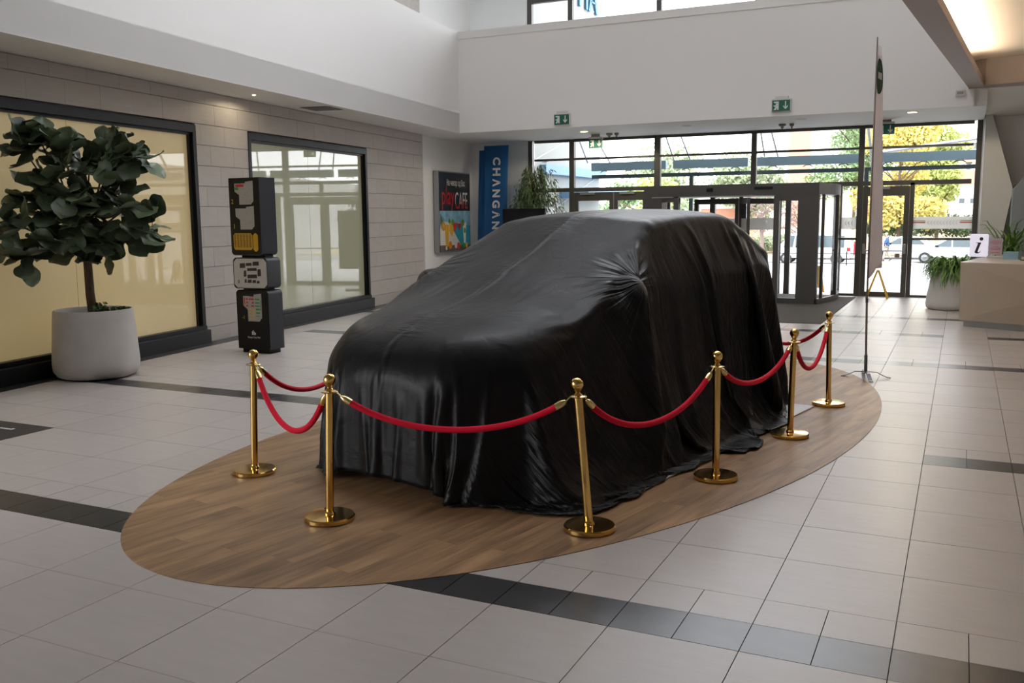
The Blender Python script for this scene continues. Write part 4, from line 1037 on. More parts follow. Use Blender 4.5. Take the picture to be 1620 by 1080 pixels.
for k, (px, py) in enumerate(ends):
    e = crown(px, py, rs.uniform(-.18, .35)); h = hub[k % 3]
    mid = h.lerp(e, .5) + Vector((0, 0, -.08)); bm_.tube([h, mid, e], [.018, .013, .007], 6)
    out0 = (e - Vector((0, -.1, 2.0))); out0.z *= .5; out0.normalize()
    for q in range(11):
        d = (out0 * .55 + Vector((rs.uniform(-1, 1), rs.uniform(-1, 1), rs.uniform(-.75, .75)))).normalized()
        base = e - out0 * .10 + Vector((rs.uniform(-.08, .08), rs.uniform(-.08, .08), rs.uniform(-.08, .08)))
        tip = base + d * .38; wp = fg.location + tip
        if (Vector((wp.x, wp.y)) - WA).dot(WN) < .10:
            d = (d + Vector((WN.x, WN.y, 0)) * 1.2).normalized()
            wp = fg.location + base + d * .38
            if (Vector((wp.x, wp.y)) - WA).dot(WN) < .06: continue
        upv = Vector((rs.uniform(-.6, .6) + .35, rs.uniform(-.6, .6) - .3, 1)); x = d.cross(upv).normalized(); z = x.cross(d)
        s = rs.uniform(.8, 1.08)
        M = Matrix(((x.x * s, d.x * s, z.x * s, base.x), (x.y * s, d.y * s, z.y * s, base.y), (x.z * s, d.z * s, z.z * s, base.z), (0, 0, 0, 1)))
        inst(leaf_m[rs.randrange(5)], 'leaf', fg, M); nl += 1
bm_.build('branches', 'bark', fg, 60)
def small_leaves(n, r, h, size, seed, cx=0, cy=0, z0=0):
    q = random.Random(seed); m = MB()
    for k in range(n):
        a = q.uniform(0, 6.28); rr = r * q.random() ** .5; p = Vector((cx + rr * math.cos(a), cy + rr * math.sin(a), z0 + h * q.random()))
        d = Vector((q.uniform(-1, 1), q.uniform(-1, 1), q.uniform(-.2, 1))).normalized(); u = d.cross(Vector((q.uniform(-1, 1), q.uniform(-1, 1), .3))).normalized() * size * .35
        m.add([p - d * size * .5, p + u, p + d * size * .5, p - u], [(0, 1, 2, 3)])
    return m
uc = MB()
for ox, oy in ((.10, .02), (.20, .10), (.27, .14), (.32, .17), (.15, -.05)): 
    b_ = small_leaves(60, .07, .14 if ox < .2 else .08, .055, int(ox * 100), ox, oy, .75); uc.add(b_.v, b_.f)
stuff(uc.build('underplanting', 'ficus_leaf', fg))

# ---------------------------------------------------------------- poster light box, banner, display, ficus
PX = Vector((PD.x, PD.y, 0)); po = P0 + PD * 1.48 + Vector((PD.y, -PD.x)) * .02
pf = facing((po.x, po.y, 0), PX)
ps = thing('poster_light_box', 'cafe poster in a silver frame with cocktails on a beach, on the white wall', 'poster')
ps.matrix_world = pf
HW = .98
MB().box(-HW, HW, -.13, 0, .97, 2.97).build('frame', 'alu_light', ps, bevel=.008)
MB().box(-HW + .03, HW - .03, -.136, -.128, 1.0, 2.94).build('poster_sheet', 'poster_black', ps)
def flat(nm, m, pts, lv=1): return MB().poly_on(Matrix.Translation((0, -.136 - .0016 * lv, 0)), pts, .0016).build(nm, m, ps)
X0, X1 = -HW + .035, HW - .035
flat('sky', 'poster_sky', [(X0, 1.55), (X1, 1.55), (X1, 2.0), (X0, 2.0)]); flat('sea', 'poster_sea', [(X0 + .55, 1.12), (X1, 1.12), (X1, 1.62), (X0 + .9, 1.66)], 2)
flat('sand', 'poster_sand', [(X0, 1.1), (X0 + 1.3, 1.1), (X0 + .75, 1.55), (X0 + .5, 1.72), (X0, 1.75)], 3); flat('table', 'poster_wood', [(X0, 1.005), (X1, 1.005), (X1, 1.13), (X0, 1.16)], 4)
circ = lambda cx, cz, r, sx=1.0: [(cx + r * sx * math.cos(2 * math.pi * k / 20), cz + r * math.sin(2 * math.pi * k / 20)) for k in range(20)]
for a in range(6): flat('palm_leaf', 'poster_palm', [(X0 + .03, 1.93), (X0 + .1 + .28 * math.cos(-.2 - .35 * a), 1.93 + .42 * math.sin(-.2 - .35 * a)), (X0 + .12 + .10 * math.cos(-.2 - .35 * a), 1.90 + .16 * math.sin(-.1 - .35 * a))], 4)
flat('juice_glass', 'poster_yellow', [(-.62, 1.12), (-.47, 1.12), (-.42, 1.66), (-.67, 1.66)], 5); flat('orange_slice', 'poster_orange', circ(-.74, 1.62, .11), 6); flat('orange_inside', 'poster_yellow', circ(-.74, 1.62, .07), 7)
flat('cocktail', 'poster_yellow', [(-.24, 1.36), (-.14, 1.50), (-.18, 1.72), (-.38, 1.72), (-.40, 1.50)], 5); flat('cocktail_foot', 'white_print', [(-.31, 1.14), (-.23, 1.14), (-.265, 1.38), (-.275, 1.38)], 5)
flat('martini', 'poster_red', [(-.06, 1.46), (.12, 1.70), (-.22, 1.70)], 6); flat('martini', 'poster_red', [(.22, 1.50), (.36, 1.68), (.10, 1.68)], 7)
flat('long_drink', 'white_print', [(.50, 1.18), (.60, 1.18), (.66, 1.70), (.44, 1.70)], 5); flat('lime', 'poster_green', circ(.56, 1.50, .07), 6); flat('lime', 'poster_green', circ(.44, 1.70, .09), 6)
for cx, cz, r, m in ((-.36, 1.15, .10, 'poster_orange'), (-.02, 1.14, .08, 'poster_sand'), (.14, 1.12, .09, 'poster_red'), (.30, 1.16, .06, 'poster_green'), (.5, 1.12, .06, 'poster_green'), (.66, 1.12, .07, 'poster_yellow'), (-.6, 1.08, .05, 'white_print'), (-.2, 1.72, .07, 'poster_green'), (-.4, 1.75, .06, 'poster_green')): flat('fruit', m, circ(cx, cz, r), 8)
TP = lambda x, z, lv=2: Matrix.Translation((x, -.137 - .0016 * lv, z)) @ UPRIGHT
text('lettering', 'На чекор од Вас', .235, 'white_print', ps, TP(.07, 2.68), .001, fit=(1.12, .20))
text('lettering', 'play', .62, 'red_print', ps, TP(-.42, 2.31), .001, fit=(.74, .60)); text('lettering', 'CAFE', .50, 'cafe_print', ps, TP(.38, 2.26), .001, fit=(.78, .42))

bn2 = thing('blue_banner', 'two layered tall blue banner with white lettering beside the cafe poster', 'banner', (-10.55, 17.5, 0))
MB().lathe([(0, 0), (.28, 0), (.28, .03), (.05, .05), (0, .05)], 24, Matrix.Translation((.0, .05, 0))).build('foot', 'black_matte', bn2, 40)
MB().tube([(-.33, .05, .05), (-.30, .05, 3.62)], .016, 8).build('pole', 'alu_light', bn2)
MB().tube([(.0, .05, .05), (-.33, .05, .1)], .016, 8).build('pole_arm', 'alu_light', bn2)
def sheet(nm, pts, y, m):
    v = []; f = []; n = 12
    for k in range(n + 1):
        t = k / n
        for x0, x1, z in ((pts[0][0], pts[1][0], pts[0][1]), (pts[3][0], pts[2][0], pts[3][1])): v.append((x0 + (x1 - x0) * t, y + .012 * math.sin(t * 7), z + (0)))
    f = [(2 * k + 1, 2 * k + 3, 2 * k + 2, 2 * k) for k in range(n)]
    o = MB().add(v, f).build(nm, m, bn2, 60); s = o.modifiers.new('thickness', 'SOLIDIFY'); s.thickness = .003; return o
sheet('back_sheet', [(-.49, 3.52), (-.2, 3.52), (-.27, .55), (-.60, .55)], .06, 'banner_blue')
fs = sheet('front_sheet', [(-.32, 3.62), (.37, 3.62), (.24, .50), (-.44, .50)], .0, 'banner_blue')
lx = [0.025, .015, .005, -.005, -.02, -.03, -.04]
for k, ch in enumerate('CHΛNGΛN'):
    z = 3.235 - k * .268
    text('letter', ch, .30, 'white_print', bn2, Matrix.Translation((.045 - .008 * k, -.024, z)) @ UPRIGHT @ Matrix.Rotation(-math.pi / 2 , 4, 'Z'), .003, bold=.012, fit=(.195, .215))

dp = thing('display_board', 'black freestanding display board standing behind the car roof, before the weeping plant', 'display', (-9.33, 16.6, 0))
MB().box(-.56, .56, -.04, .04, .55, 2.03).build('panel', 'black_matte', dp, bevel=.006)
for a in (-.56, .53): MB().box(a, a + .03, -.055, -.04, .55, 2.03).build('edge_trim', 'frame_dark', dp)
MB().box(-.56, .56, -.055, -.04, 2.0, 2.03).build('edge_trim', 'frame_dark', dp)
MB().box(-.05, .05, -.03, .03, .05, .56).build('stand', 'alu', dp); MB().box(-.35, .35, -.25, .25, 0, .05).build('foot', 'alu', dp)

fc = thing('weeping_fig', 'weeping fig with thin drooping leaves before the left end of the glass front', 'potted plant', (-9.47, 17.5, 0))
MB().lathe([(0, 0), (.24, 0), (.30, .5), (.30, .55), (.26, .55), (.26, .5), (0, .48)], 28).build('pot', 'black_matte', fc, 40)
tb = MB(); q = random.Random(5); lv_ = MB()
for k in range(5): tb.tube([(q.uniform(-.08, .08), q.uniform(-.08, .08), .45), (q.uniform(-.15, .15), q.uniform(-.1, .1), 1.3), (q.uniform(-.3, .3), q.uniform(-.15, .15), 2.2)], [.025, .02, .008], 6)
for k in range(56):
    a = q.uniform(0, 6.28); zt = q.uniform(2.1, 3.15); r = q.uniform(.2, 1.12) * (1.15 - (zt - 2.0) * .55); s0 = Vector((q.uniform(-.12, .12), q.uniform(-.1, .1), q.uniform(1.6, 2.5)))
    p1 = Vector((math.cos(a) * r * .75, math.sin(a) * r * .35, zt)); p2 = Vector((math.cos(a) * r * 1.1, math.sin(a) * r * .5, zt - q.uniform(.3, .75)))
    tb.tube([s0, p1, p2], [.008, .006, .002], 4)
    for j in range(46):
        s = q.uniform(.15, 1.0)
        c = (s0.lerp(p1, s * 2) if s < .5 else p1.lerp(p2, s * 2 - 1)) + Vector((q.gauss(0, .05), q.gauss(0, .04), q.gauss(0, .05)))
        d = Vector((math.cos(a) * .4 + q.uniform(-.5, .5), q.uniform(-.4, .4), -q.uniform(.4, 1.2))).normalized(); u = d.cross(Vector((q.uniform(-1, 1), q.uniform(-1, 1), q.uniform(-1, 1)))).normalized() * .014
        ln_ = q.uniform(.09, .15); lv_.add([c, c + d * ln_ * .45 + u, c + d * ln_, c + d * ln_ * .45 - u], [(0, 1, 2, 3)])
tb.build('stems', 'bark', fc, 60); stuff(lv_.build('foliage', 'ficus_leaf', fc))

# ---------------------------------------------------------------- white flag on a pole, right
fl = thing('white_flag', 'tall narrow white flag with a green emblem on a thin pole with splayed feet', 'flag', (-.735, 7.36, 0))
P_ = lambda z: Vector((-.023 * min(1, z), -.01 * z / 3.77, z))
MB().tube([P_(.16), P_(.9)], .0125, 10).build('pole', 'pole_metal', fl, 60); MB().tube([P_(.88), P_(2.2), P_(3.2), P_(3.77)], [.011, .010, .008, .007], 8).build('pole', 'pole_metal', fl, 60)
MB().tube([P_(.05), P_(.26)], .0185, 10).build('socket', 'leg_metal', fl, 60); MB().tube([P_(.86), P_(.91)], .016, 10).build('joint_ring', 'leg_metal', fl, 60)
for a in (185, 5, 100, 285):
    c, s = math.cos(math.radians(a)), math.sin(math.radians(a)); k = .62 if a in (185, 5) else .8
    lg = MB()
    for p, q_ in zip([(0, .07), (.16, .062), (.23, .035), (.30, .012)], [(.16, .062), (.23, .035), (.30, .012), (.36, .006)]):
        for w in (1,):
            n_ = Vector((-s, c, 0)) * .022; A1 = Vector((c * p[0] * k * 1.2, s * p[0] * k * 1.2, p[1])); A2 = Vector((c * q_[0] * k * 1.2, s * q_[0] * k * 1.2, q_[1])); h = Vector((0, 0, .006))
            lg.add([A1 - n_, A1 + n_, A2 + n_, A2 - n_, A1 - n_ + h, A1 + n_ + h, A2 + n_ + h, A2 - n_ + h], [(0, 1, 2, 3), (7, 6, 5, 4), (0, 3, 7, 4), (1, 5, 6, 2), (0, 4, 5, 1), (3, 2, 6, 7)])
    lg.build('leg', 'leg_metal', fl)
def fdir(z):
    a_ = math.radians(12 - 9.3 * max(0, min(1, (z - 1.1) / 1.75))); return Vector((math.sin(a_), math.cos(a_), 0))
fd = fdir(3.4); v = []; nz, nw = 24, 8
for i in range(nz + 1):
    z = 1.12 + (3.70 - 1.12) * i / nz; wd = .54 if z < 2.9 else .54 - .22 * ((z - 2.9) / .8) ** 2
    for j in range(nw + 1):
        t = j / nw; p = P_(z) + fdir(z) * wd * t + Vector((.022 * math.sin(t * 5 + z * 1.1) * t, 0, (.16 * t if i == 0 else 0) - .0))
        v.append(tuple(p))
f = [(i * (nw + 1) + j, i * (nw + 1) + j + 1, (i + 1) * (nw + 1) + j + 1, (i + 1) * (nw + 1) + j) for i in range(nz) for j in range(nw)]
fo = MB().add(v, f).build('flag_cloth', 'flag_white', fl, 80); s = fo.modifiers.new('thickness', 'SOLIDIFY'); s.thickness = .004; s.offset = 0
for sd in (-1, 1):
    def fpt(u, z): 
        t = u; wd = .54 - .22 * (max(0, z - 2.9) / .8) ** 2; p = P_(z) + fdir(z) * wd * t + Vector((.022 * math.sin(t * 5 + z * 1.1) * t, 0, 0)); return p + Vector((fd.y, -fd.x, 0)) * .006 * sd
    e = [fpt(.5 + .36 * math.cos(2 * math.pi * k / 24), 3.38 + .19 * math.sin(2 * math.pi * k / 24)) for k in range(24)]
    MB().add(e, [tuple(range(24)) if sd > 0 else tuple(range(24))[::-1]]).build('emblem', 'flag_green', fl)
    def fq(u, z): return fpt(u, z) + Vector((fd.y, -fd.x, 0)) * .004 * sd
    w = [fq(.3, 3.35), fq(.7, 3.35), fq(.7, 3.42), fq(.3, 3.42)]; MB().add(w, [(0, 1, 2, 3) if sd > 0 else (3, 2, 1, 0)]).build('emblem_bar', 'white_print', fl)

# ---------------------------------------------------------------- information desk and what stands on it
dk = thing('information_desk', 'beige folded-front information desk with grey metal plinth at the right edge', 'desk', (.18, 12.95, 0))
top = [(0, 0), (2.75, -1.40), (3.45, 1.0), (.44, 2.35)]; low = [(.02, .02), (2.75, -1.36), (3.42, .98), (.45, 2.30)]
v = [(*p, .11) for p in low] + [(*p, 1.05) for p in top] + [(1.35, -.72, .62)]
MB().add(v, [(3, 2, 1, 0), (0, 1, 8), (1, 5, 8), (5, 4, 8), (4, 0, 8), (1, 2, 6, 5), (2, 3, 7, 6), (3, 0, 4, 7), (4, 5, 6, 7)]).build('body', 'beige_desk', dk)
MB().prism(top, 1.05, 1.056).build('counter_top', 'desk_top', dk)
MB().prism([(.09, .06), (2.72, -1.26), (3.35, .95), (.50, 2.22)], 0, .11).build('plinth', 'kick_metal', dk)
cs = Matrix.Translation((.455, 14.47, 1.056)) @ Matrix.Rotation(math.radians(-4), 4, 'Z')
ig = thing('info_sign', 'white block sign with a black letter i on the information desk', 'sign'); ig.matrix_world = cs
sg = rblock(-.145, .145, -.03, .03, .025, .42, .03, (1, 1, 1, 1)).build('block', 'sign_panel', ig, 30); MB().box(-.10, .10, -.05, .05, 0, .025).build('foot', 'acrylic', ig)
# the letter i: dot and slanted stem with serifs
MB().poly_on(Matrix.Translation((0, -.031, 0)), circ(.035, .335, .03), .003).build('letter_dot', 'dark_print', ig)
MB().poly_on(Matrix.Translation((0, -.031, 0)), [(-.05, .265), (-.045, .272), (.035, .272), (-.015, .115), (-.010, .10), (.012, .105), (.035, .13), (.04, .125), (.012, .09), (-.02, .08), (-.055, .088), (-.062, .11), (-.015, .255), (-.03, .262)], .003).build('letter_stem', 'dark_print', ig)
ac = thing('acrylic_stand', 'clear acrylic stand with a printed grey sheet beside the letter i sign', 'sign'); ac.matrix_world = Matrix.Translation((.725, 14.55, 1.056)) @ Matrix.Rotation(math.radians(-6), 4, 'Z')
MB().box(-.13, .13, -.008, .008, .0, .36).build('pane', 'acrylic', ac); MB().box(-.13, .13, -.06, .06, 0, .008).build('foot', 'acrylic', ac); MB().box(-.115, .10, -.012, -.0085, .06, .345).build('sheet', 'paper', ac)
tl = MB()
for z, w in ((.29, .06), (.265, .08), (.24, .04), (.19, .05), (.165, .08), (.145, .08), (.09, .07)): tl.box(-.01 - w, -.01 + w, -.0135, -.012, z, z + .008)
stuff(tl.build('print_lines', 'red_print', ac))
tr = thing('leaflet_tray', 'small pale blue plastic tray on the information desk', 'tray'); tr.matrix_world = Matrix.Translation((.965, 14.1, 1.056)) @ Matrix.Rotation(math.radians(-20), 4, 'Z')
MB().box(-.12, .12, -.08, .08, 0, .012).build('base', 'tray_blue', tr)
for a, b, c, d in ((-.12, .12, -.08, -.074), (-.12, .12, .074, .08), (-.12, -.114, -.08, .08), (.114, .12, -.08, .08)): MB().box(a, b, c, d, .012, .13).build('side', 'tray_blue', tr)
for z in (.04, .07, .1):
    MB().box(-.123, .123, -.083, -.08, z, z + .008).build('rib', 'acrylic', tr)
tb2 = MB().box(-.15, .1, -.1, .1, 0, .008).build('tablet', 'black_matte', None, bevel=.003); tb2.matrix_world = Matrix.Translation((1.22, 13.75, 1.057)); tag(tb2, 'flat dark tablet lying on the desk right of the blue tray', 'tablet')

def strap_plant(nm, label, x, y, pot, n, ln, seed, z0, droop, rad, group=None):
    t = thing(nm, label, 'potted plant', (x, y, 0)); MB().lathe(pot, 48).build('pot', 'concrete', t, 50); r0 = pot[-2][0]
    MB().lathe([(0, z0 - .02), (r0, z0 - .03)], 24).build('soil', 'soil', t)
    q = random.Random(seed); m = MB()
    for k in range(n):
        a = q.uniform(0, 6.283); r = rad * q.random() ** .5; L_ = ln * q.uniform(.6, 1.1); up = q.uniform(.6, 1.9); c, s = math.cos(a), math.sin(a); p0 = Vector((c * r, s * r, z0)); w = q.uniform(.012, .02)
        ps_ = [p0 + Vector((c * L_ * .66 * t_ + .03 * math.sin(9 * t_ + k), s * L_ * .66 * t_ + .03 * math.cos(8 * t_ + k), L_ * (up * t_ - droop * t_ * t_))) for t_ in (0, .2, .4, .6, .8, 1.0)]
        sd = Vector((-s, c, 0)); o = len(m.v)
        for i, p in enumerate(ps_):
            ww = w * (1, 1.1, 1.1, .95, .7, .08)[i]; m.v += [tuple(p - sd * ww), tuple(p + Vector((0, 0, -.006))), tuple(p + sd * ww)]
        for i in range(5):
            for j in (0, 1): b0 = o + i * 3 + j; m.f.append((b0, b0 + 1, b0 + 4, b0 + 3))
    stuff(m.build('foliage', 'strap_leaf', t, 80)); return t
POT = [(0, 0), (.37, 0), (.42, .03), (.435, .10), (.42, .25), (.37, .55), (.335, .75), (.32, .79), (.29, .79), (.285, .70), (0, .68)]
strap_plant('spider_plant_pot', 'grassy green plant spilling over a tall white round pot left of the desk', .03, 15.95, POT, 520, .44, 3, .77, 1.45, .33)
strap_plant('spider_plant_pot', 'long-leaved plant in a white pot showing behind the letter i sign', 1.0, 16.85, [(0, 0), (.3, 0), (.36, .1), (.33, .7), (.29, 1.03), (.26, 1.03), (.26, .97), (0, .97)], 70, .85, 8, 1.02, 1.0, .12)

# ---------------------------------------------------------------- signs, lamps and fittings on walls and ceilings
def exit_sign(label, x, y, z, hang=False):
    t = thing('exit_sign', label, 'exit sign', (x, y, z), group='green emergency exit signs')
    if hang:
        MB().box(-.17, .17, -.035, .035, .21, .255).build('housing', 'sign_case', t); MB().box(-.11, .10, -.02, .02, .255, .318).build('bracket', 'detector', t)
    else:
        MB().box(-.19, .19, -.0, .06, -.01, .235).build('housing', 'sign_case', t, bevel=.006); MB().box(-.12, .13, .0, .06, .235, .285).build('cap', 'sign_case', t, bevel=.004)
    f_ = MB().box(-.17, .17, -.012 if not hang else -.008, -.0 if not hang else .008, .0, .21).build('face', 'sign_green', t)
    Y_ = -.0125 if not hang else -.0085
    Mx = Matrix.Translation((0, Y_, 0))
    MB().poly_on(Mx, [(-.145, .025), (-.095, .025), (-.085, .06), (-.07, .025), (-.045, .025), (-.045, .185), (-.14, .185), (-.14, .16), (-.09, .15), (-.115, .11), (-.14, .115), (-.145, .095), (-.11, .085), (-.125, .05)], .001).build('running_man', 'sign_white', f_)
    MB().poly_on(Mx, [(.085, .03), (.13, .08), (.13, .11), (.096, .075), (.096, .185), (.074, .185), (.074, .075), (.04, .11), (.04, .08)], .001).build('arrow', 'sign_white', f_)
    return t
exit_sign('green exit sign mounted on the white gallery front, left one', -7.79, 15.24, 3.825)
exit_sign('green exit sign mounted on the white gallery front, right one', -3.14, 15.24, 3.85)
exit_sign('green exit sign hanging from the soffit before the left glazing', -7.775, 17.3, 3.445, True)
exit_sign('green exit sign hanging from the soffit, half hidden by the white flag', -1.36, 17.3, 3.47, True)
def lamp(label, x, y, on, r=.11):
    t = thing('downlight', label, 'light', (x, y, 3.757)); MB().lathe([(r * .8, .006), (r, .006), (r, 0), (r * .8, -.004)], 28).build('ring', 'white', t, 40)
    MB().lathe([(0, .001), (r * .8, .001)], 28).build('diffuser', 'downlight' if on else 'downlight_off', t)
    if on:
        l = bpy.data.lights.new('downlight_glow', 'SPOT'); l.energy = 75 if r > .05 else 12; l.color = (1, .85, .6); l.spot_size = 2.95; l.shadow_soft_size = .08
        o = bpy.data.objects.new('lamp_glow', l); COL.objects.link(o); o.parent = t; o.location = (0, 0, -.02)
lamp('lit round downlight in the soffit at left of the glass front', -7.74, 16.44, True); lamp('lit round downlight in the soffit at right above the single door', -.8, 15.9, True)
lamp('unlit round downlight in the soffit above the revolving door', -2.9, 16.2, False); lamp('unlit round downlight in the soffit between the two exit signs', -5.3, 16.3, False)
lamp('tiny lit spotlight in the left soffit over the pale shop window', -9.80, 7.72, True, .035)
def det(label, x, y, r):
    t = thing('smoke_detector', label, 'detector', (x, y, 3.764)); MB().lathe([(0, -.09), (r * .35, -.09), (r * .5, -.06), (r, -.045), (r, 0), (0, 0)], 20).build('body', 'detector', t, 30); MB().lathe([(0, -.105), (.012, -.10), (.012, -.088)], 12).build('sensor_tip', 'black_matte', t, 60)
det('larger smoke detector right of the hanging left exit sign', -7.40, 17.2, .075); det('small smoke detector beside the larger one, left soffit', -7.22, 17.2, .05)
det('larger smoke detector above the revolving door', -3.42, 17.05, .075); det('small smoke detector beside the larger one above the revolving door', -3.22, 17.05, .05)
vt = thing('air_vent', 'dark square air vent in the left soffit above the pale shop window', 'vent', (-10.02, 9.72, 3.755), math.radians(8))
MB().box(-.28, .28, -.28, .28, .003, .009).build('plate', 'grille', vt)
for k in range(8): MB().box(-.26, .26, -.25 + .066 * k, -.225 + .066 * k, -.004, .004).build('slat', 'detector', vt)
cbx = thing('wall_box', 'small cream junction box on the white gallery front at upper right', 'box', (.02, 15.24, 3.94)); MB().box(-.08, .08, -.0, .06, 0, .11).build('case', 'sign_case', cbx, bevel=.006); MB().box(-.055, .055, -.004, 0, .03, .085).build('cover', 'taupe', cbx)

def wet(label, x, y, rz, w=.22, h=.60):
    t = thing('wet_floor_sign', label, 'warning sign', (x, y, .002), rz)
    for sd in (-1, 1):
        for a in (-1, 1):
            m = MB(); p0 = Vector((sd * w, a * .13, 0)); p1 = Vector((sd * .012, a * .07, h)); n_ = Vector((.016 * 1, 0, 0)); k_ = Vector((0, .018, 0))
            m.add([p0 - n_ - k_, p0 + n_ - k_, p0 + n_ + k_, p0 - n_ + k_, p1 - n_ - k_, p1 + n_ - k_, p1 + n_ + k_, p1 - n_ + k_], [(3, 2, 1, 0), (4, 5, 6, 7), (0, 1, 5, 4), (1, 2, 6, 5), (2, 3, 7, 6), (3, 0, 4, 7)]).build('leg', 'yellow_plastic', t)
        p = lambda t_, yy: (sd * (w + (.012 - w) * t_), yy * (.13 - .06 * t_), h * t_)
        MB().add([p(.2, -1), p(.2, 1), p(.97, 1), p(.97, -1), (p(.2, -1)[0] + sd * .006, p(.2, -1)[1], p(.2, 0)[2]), (p(.2, 1)[0] + sd * .006, p(.2, 1)[1], p(.2, 0)[2]), (p(.97, 1)[0] + sd * .006, p(.97, 1)[1], p(.97, 0)[2]), (p(.97, -1)[0] + sd * .006, p(.97, -1)[1], p(.97, 0)[2])],
                 [(0, 1, 2, 3), (7, 6, 5, 4), (0, 4, 5, 1), (1, 5, 6, 2), (2, 6, 7, 3), (3, 7, 4, 0)]).build('panel', 'yellow_plastic', t)
    MB().box(-.03, .03, -.075, .075, h - .02, h + .015).build('hinge', 'yellow_plastic', t, bevel=.006)
wet('yellow folding wet floor sign by the single glass door', -1.44, 17.95, 0)
wet('yellow folding sign standing inside the revolving door', -2.85, 18.95, math.radians(85), .14, .62)

# ---------------------------------------------------------------- the man walking outside
def skin(nm, m, pts, edges, rad, parent, sub=1, root=0):
    me = bpy.data.meshes.new(nm); me.from_pydata(pts, edges, []); me.update(); o = bpy.data.objects.new(nm, me); COL.objects.link(o); o.parent = parent
    s = o.modifiers.new('skin', 'SKIN'); sv = me.skin_vertices[0].data
    for k, r in enumerate(rad): sv[k].radius = (r, r) if not isinstance(r, tuple) else r
    sv[root].use_root = True
    if sub: b = o.modifiers.new('sub', 'SUBSURF'); b.levels = sub; b.render_levels = sub
    s.use_smooth_shade = True; me.materials.append(MATS[m]); return o
man = thing('person', 'grey-haired person in a blue hooded jacket and beige trousers walking outside, hands held in front', 'person', (-4.02, 58.4, gz_(58.4)))
# faces -x; y is sideways
P = [(0, 0, .93), (-.01, 0, 1.12), (.0, 0, 1.32), (-.01, 0, 1.45), (-.03, 0, 1.53), (-.045, 0, 1.60), (-.05, 0, 1.68),
     (.0, -.17, 1.40), (.03, -.22, 1.16), (-.19, -.16, 1.08), (.0, .17, 1.40), (.05, .22, 1.16), (-.17, .17, 1.06),
     (0, -.09, .86), (-.10, -.10, .50), (-.16, -.10, .10), (0, .09, .86), (.07, .10, .50), (.26, .10, .16)]
E_ = [(0, 1), (1, 2), (2, 3), (3, 4), (4, 5), (5, 6), (2, 7), (7, 8), (8, 9), (2, 10), (10, 11), (11, 12), (0, 13), (13, 14), (14, 15), (0, 16), (16, 17), (17, 18)]
R_ = [.13, .13, .15, .07, .055, .088, .085, .065, .05, .036, .065, .05, .036, .085, .06, .042, .085, .06, .042]
body = skin('body', 'skin', P, E_, R_, man)
hx = Vector((-.05, 0, 1.645))
MB().lathe([(0, -.115), (.045, -.105), (.07, -.06), (.082, 0), (.080, .05), (.06, .09), (.03, .108), (0, .112)], 18, Matrix.Translation(hx)).build('head', 'skin', man, 80)
MB().add([(hx.x - .078, -.014, 1.655), (hx.x - .078, .014, 1.655), (hx.x - .105, 0, 1.62), (hx.x - .078, 0, 1.612)], [(0, 1, 2), (0, 2, 3), (1, 3, 2)]).build('nose', 'skin', man)
for sd in (-1, 1):
    MB().lathe([(0, -.012), (.010, 0), (0, .012)], 8, Matrix.Translation((hx.x - .072, sd * .03, 1.655))).build('eye', 'dark_print', man)
    MB().lathe([(0, -.03), (.014, 0), (0, .03)], 8, Matrix.Translation((hx.x + .005, sd * .083, 1.64))).build('ear', 'skin', man)
MB().box(hx.x - .078, hx.x - .06, -.022, .022, 1.583, 1.59).build('mouth', 'poster_red', man)
MB().lathe([(.070, -.02), (.088, .01), (.088, .05), (.066, .098), (.03, .118), (0, .122)], 18, Matrix.Translation(hx + Vector((.022, 0, 0)))).build('hair', 'hair_grey', man, 80)
skin('jacket', 'jacket', [(.01, 0, .86), (.0, 0, 1.0), (-.01, 0, 1.15), (.0, 0, 1.32), (.0, 0, 1.43)] + [(.0, -.17, 1.39), (.035, -.23, 1.16), (-.15, -.17, 1.09), (.0, .17, 1.39), (.055, .23, 1.16), (-.13, .18, 1.07)],
     [(0, 1), (1, 2), (2, 3), (3, 4), (3, 5), (5, 6), (6, 7), (3, 8), (8, 9), (9, 10)], [(.17, .19), (.165, .18), (.165, .18), (.17, .17), .085, .088, .074, .058, .088, .074, .058], man)
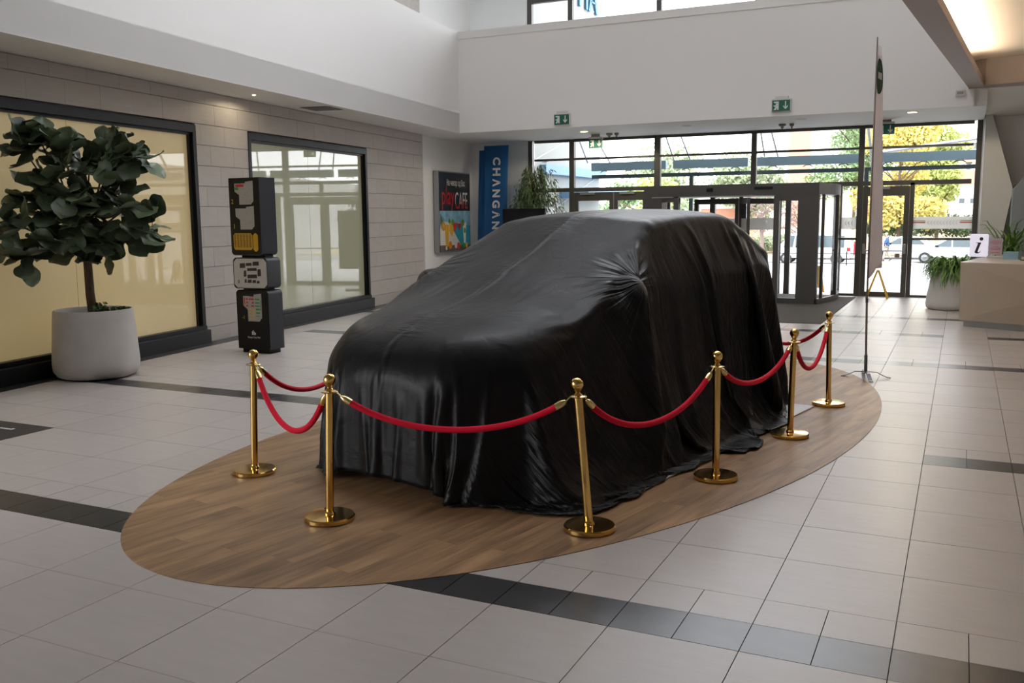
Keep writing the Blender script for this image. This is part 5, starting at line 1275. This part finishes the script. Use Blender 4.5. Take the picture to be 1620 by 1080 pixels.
skin('hood', 'jacket', [(.07, -.07, 1.47), (.10, 0, 1.44), (.07, .07, 1.47)], [(0, 1), (1, 2)], [.045, .06, .045], man, root=1)
skin('trousers', 'trousers', [(.0, 0, .92), (0, -.09, .84), (-.10, -.10, .50), (-.16, -.10, .12), (0, .09, .84), (.07, .10, .50), (.255, .10, .18)], [(0, 1), (1, 2), (2, 3), (0, 4), (4, 5), (5, 6)], [.15, .105, .08, .068, .105, .08, .066], man)
for sd, (x, y, z), rx in ((-1, (-.20, -.10, .0), 0), (1, (.28, .10, .07), -35)):
    M = Matrix.Translation((x, y, z)) @ Matrix.Rotation(math.radians(rx), 4, 'Y'); MB().add([tuple(M @ Vector(p)) for p in [(-.17, -.04, 0), (-.17, .04, 0), (.10, .04, 0), (.10, -.04, 0), (-.15, -.035, .05), (-.15, .035, .05), (.02, .04, .11), (.02, -.04, .11), (.10, .04, .10), (.10, -.04, .10)]],
        [(0, 1, 2, 3), (0, 4, 5, 1), (4, 7, 6, 5), (7, 9, 8, 6), (9, 3, 2, 8), (0, 3, 9, 7, 4), (1, 5, 6, 8, 2)]).build('shoe', 'shoe', man, bevel=.01)
for sd, w0 in ((-1, Vector((-.19, -.16, 1.08))), (1, Vector((-.17, .17, 1.06)))):
    pts = [tuple(w0), tuple(w0 + Vector((-.05, 0, 0))), tuple(w0 + Vector((-.085, 0, -.005)))]; ed = [(0, 1), (1, 2)]; rd_ = [.03, .036, .03]
    for k, (ln_, off) in enumerate(((.06, -.026), (.07, -.009), (.067, .009), (.055, .026))):
        o_ = len(pts); b0 = w0 + Vector((-.085, off, 0)); pts += [tuple(b0), tuple(b0 + Vector((-ln_ * .6, 0, -.01))), tuple(b0 + Vector((-ln_ * .9, 0, -.04)))]; ed += [(2, o_), (o_, o_ + 1), (o_ + 1, o_ + 2)]; rd_ += [.010, .009, .007]
    o_ = len(pts); b0 = w0 + Vector((-.045, -sd * .035, .005)); pts += [tuple(b0), tuple(b0 + Vector((-.04, -sd * .012, .005)))]; ed += [(1, o_), (o_, o_ + 1)]; rd_ += [.012, .009]
    skin('hand', 'skin', pts, ed, rd_, man)
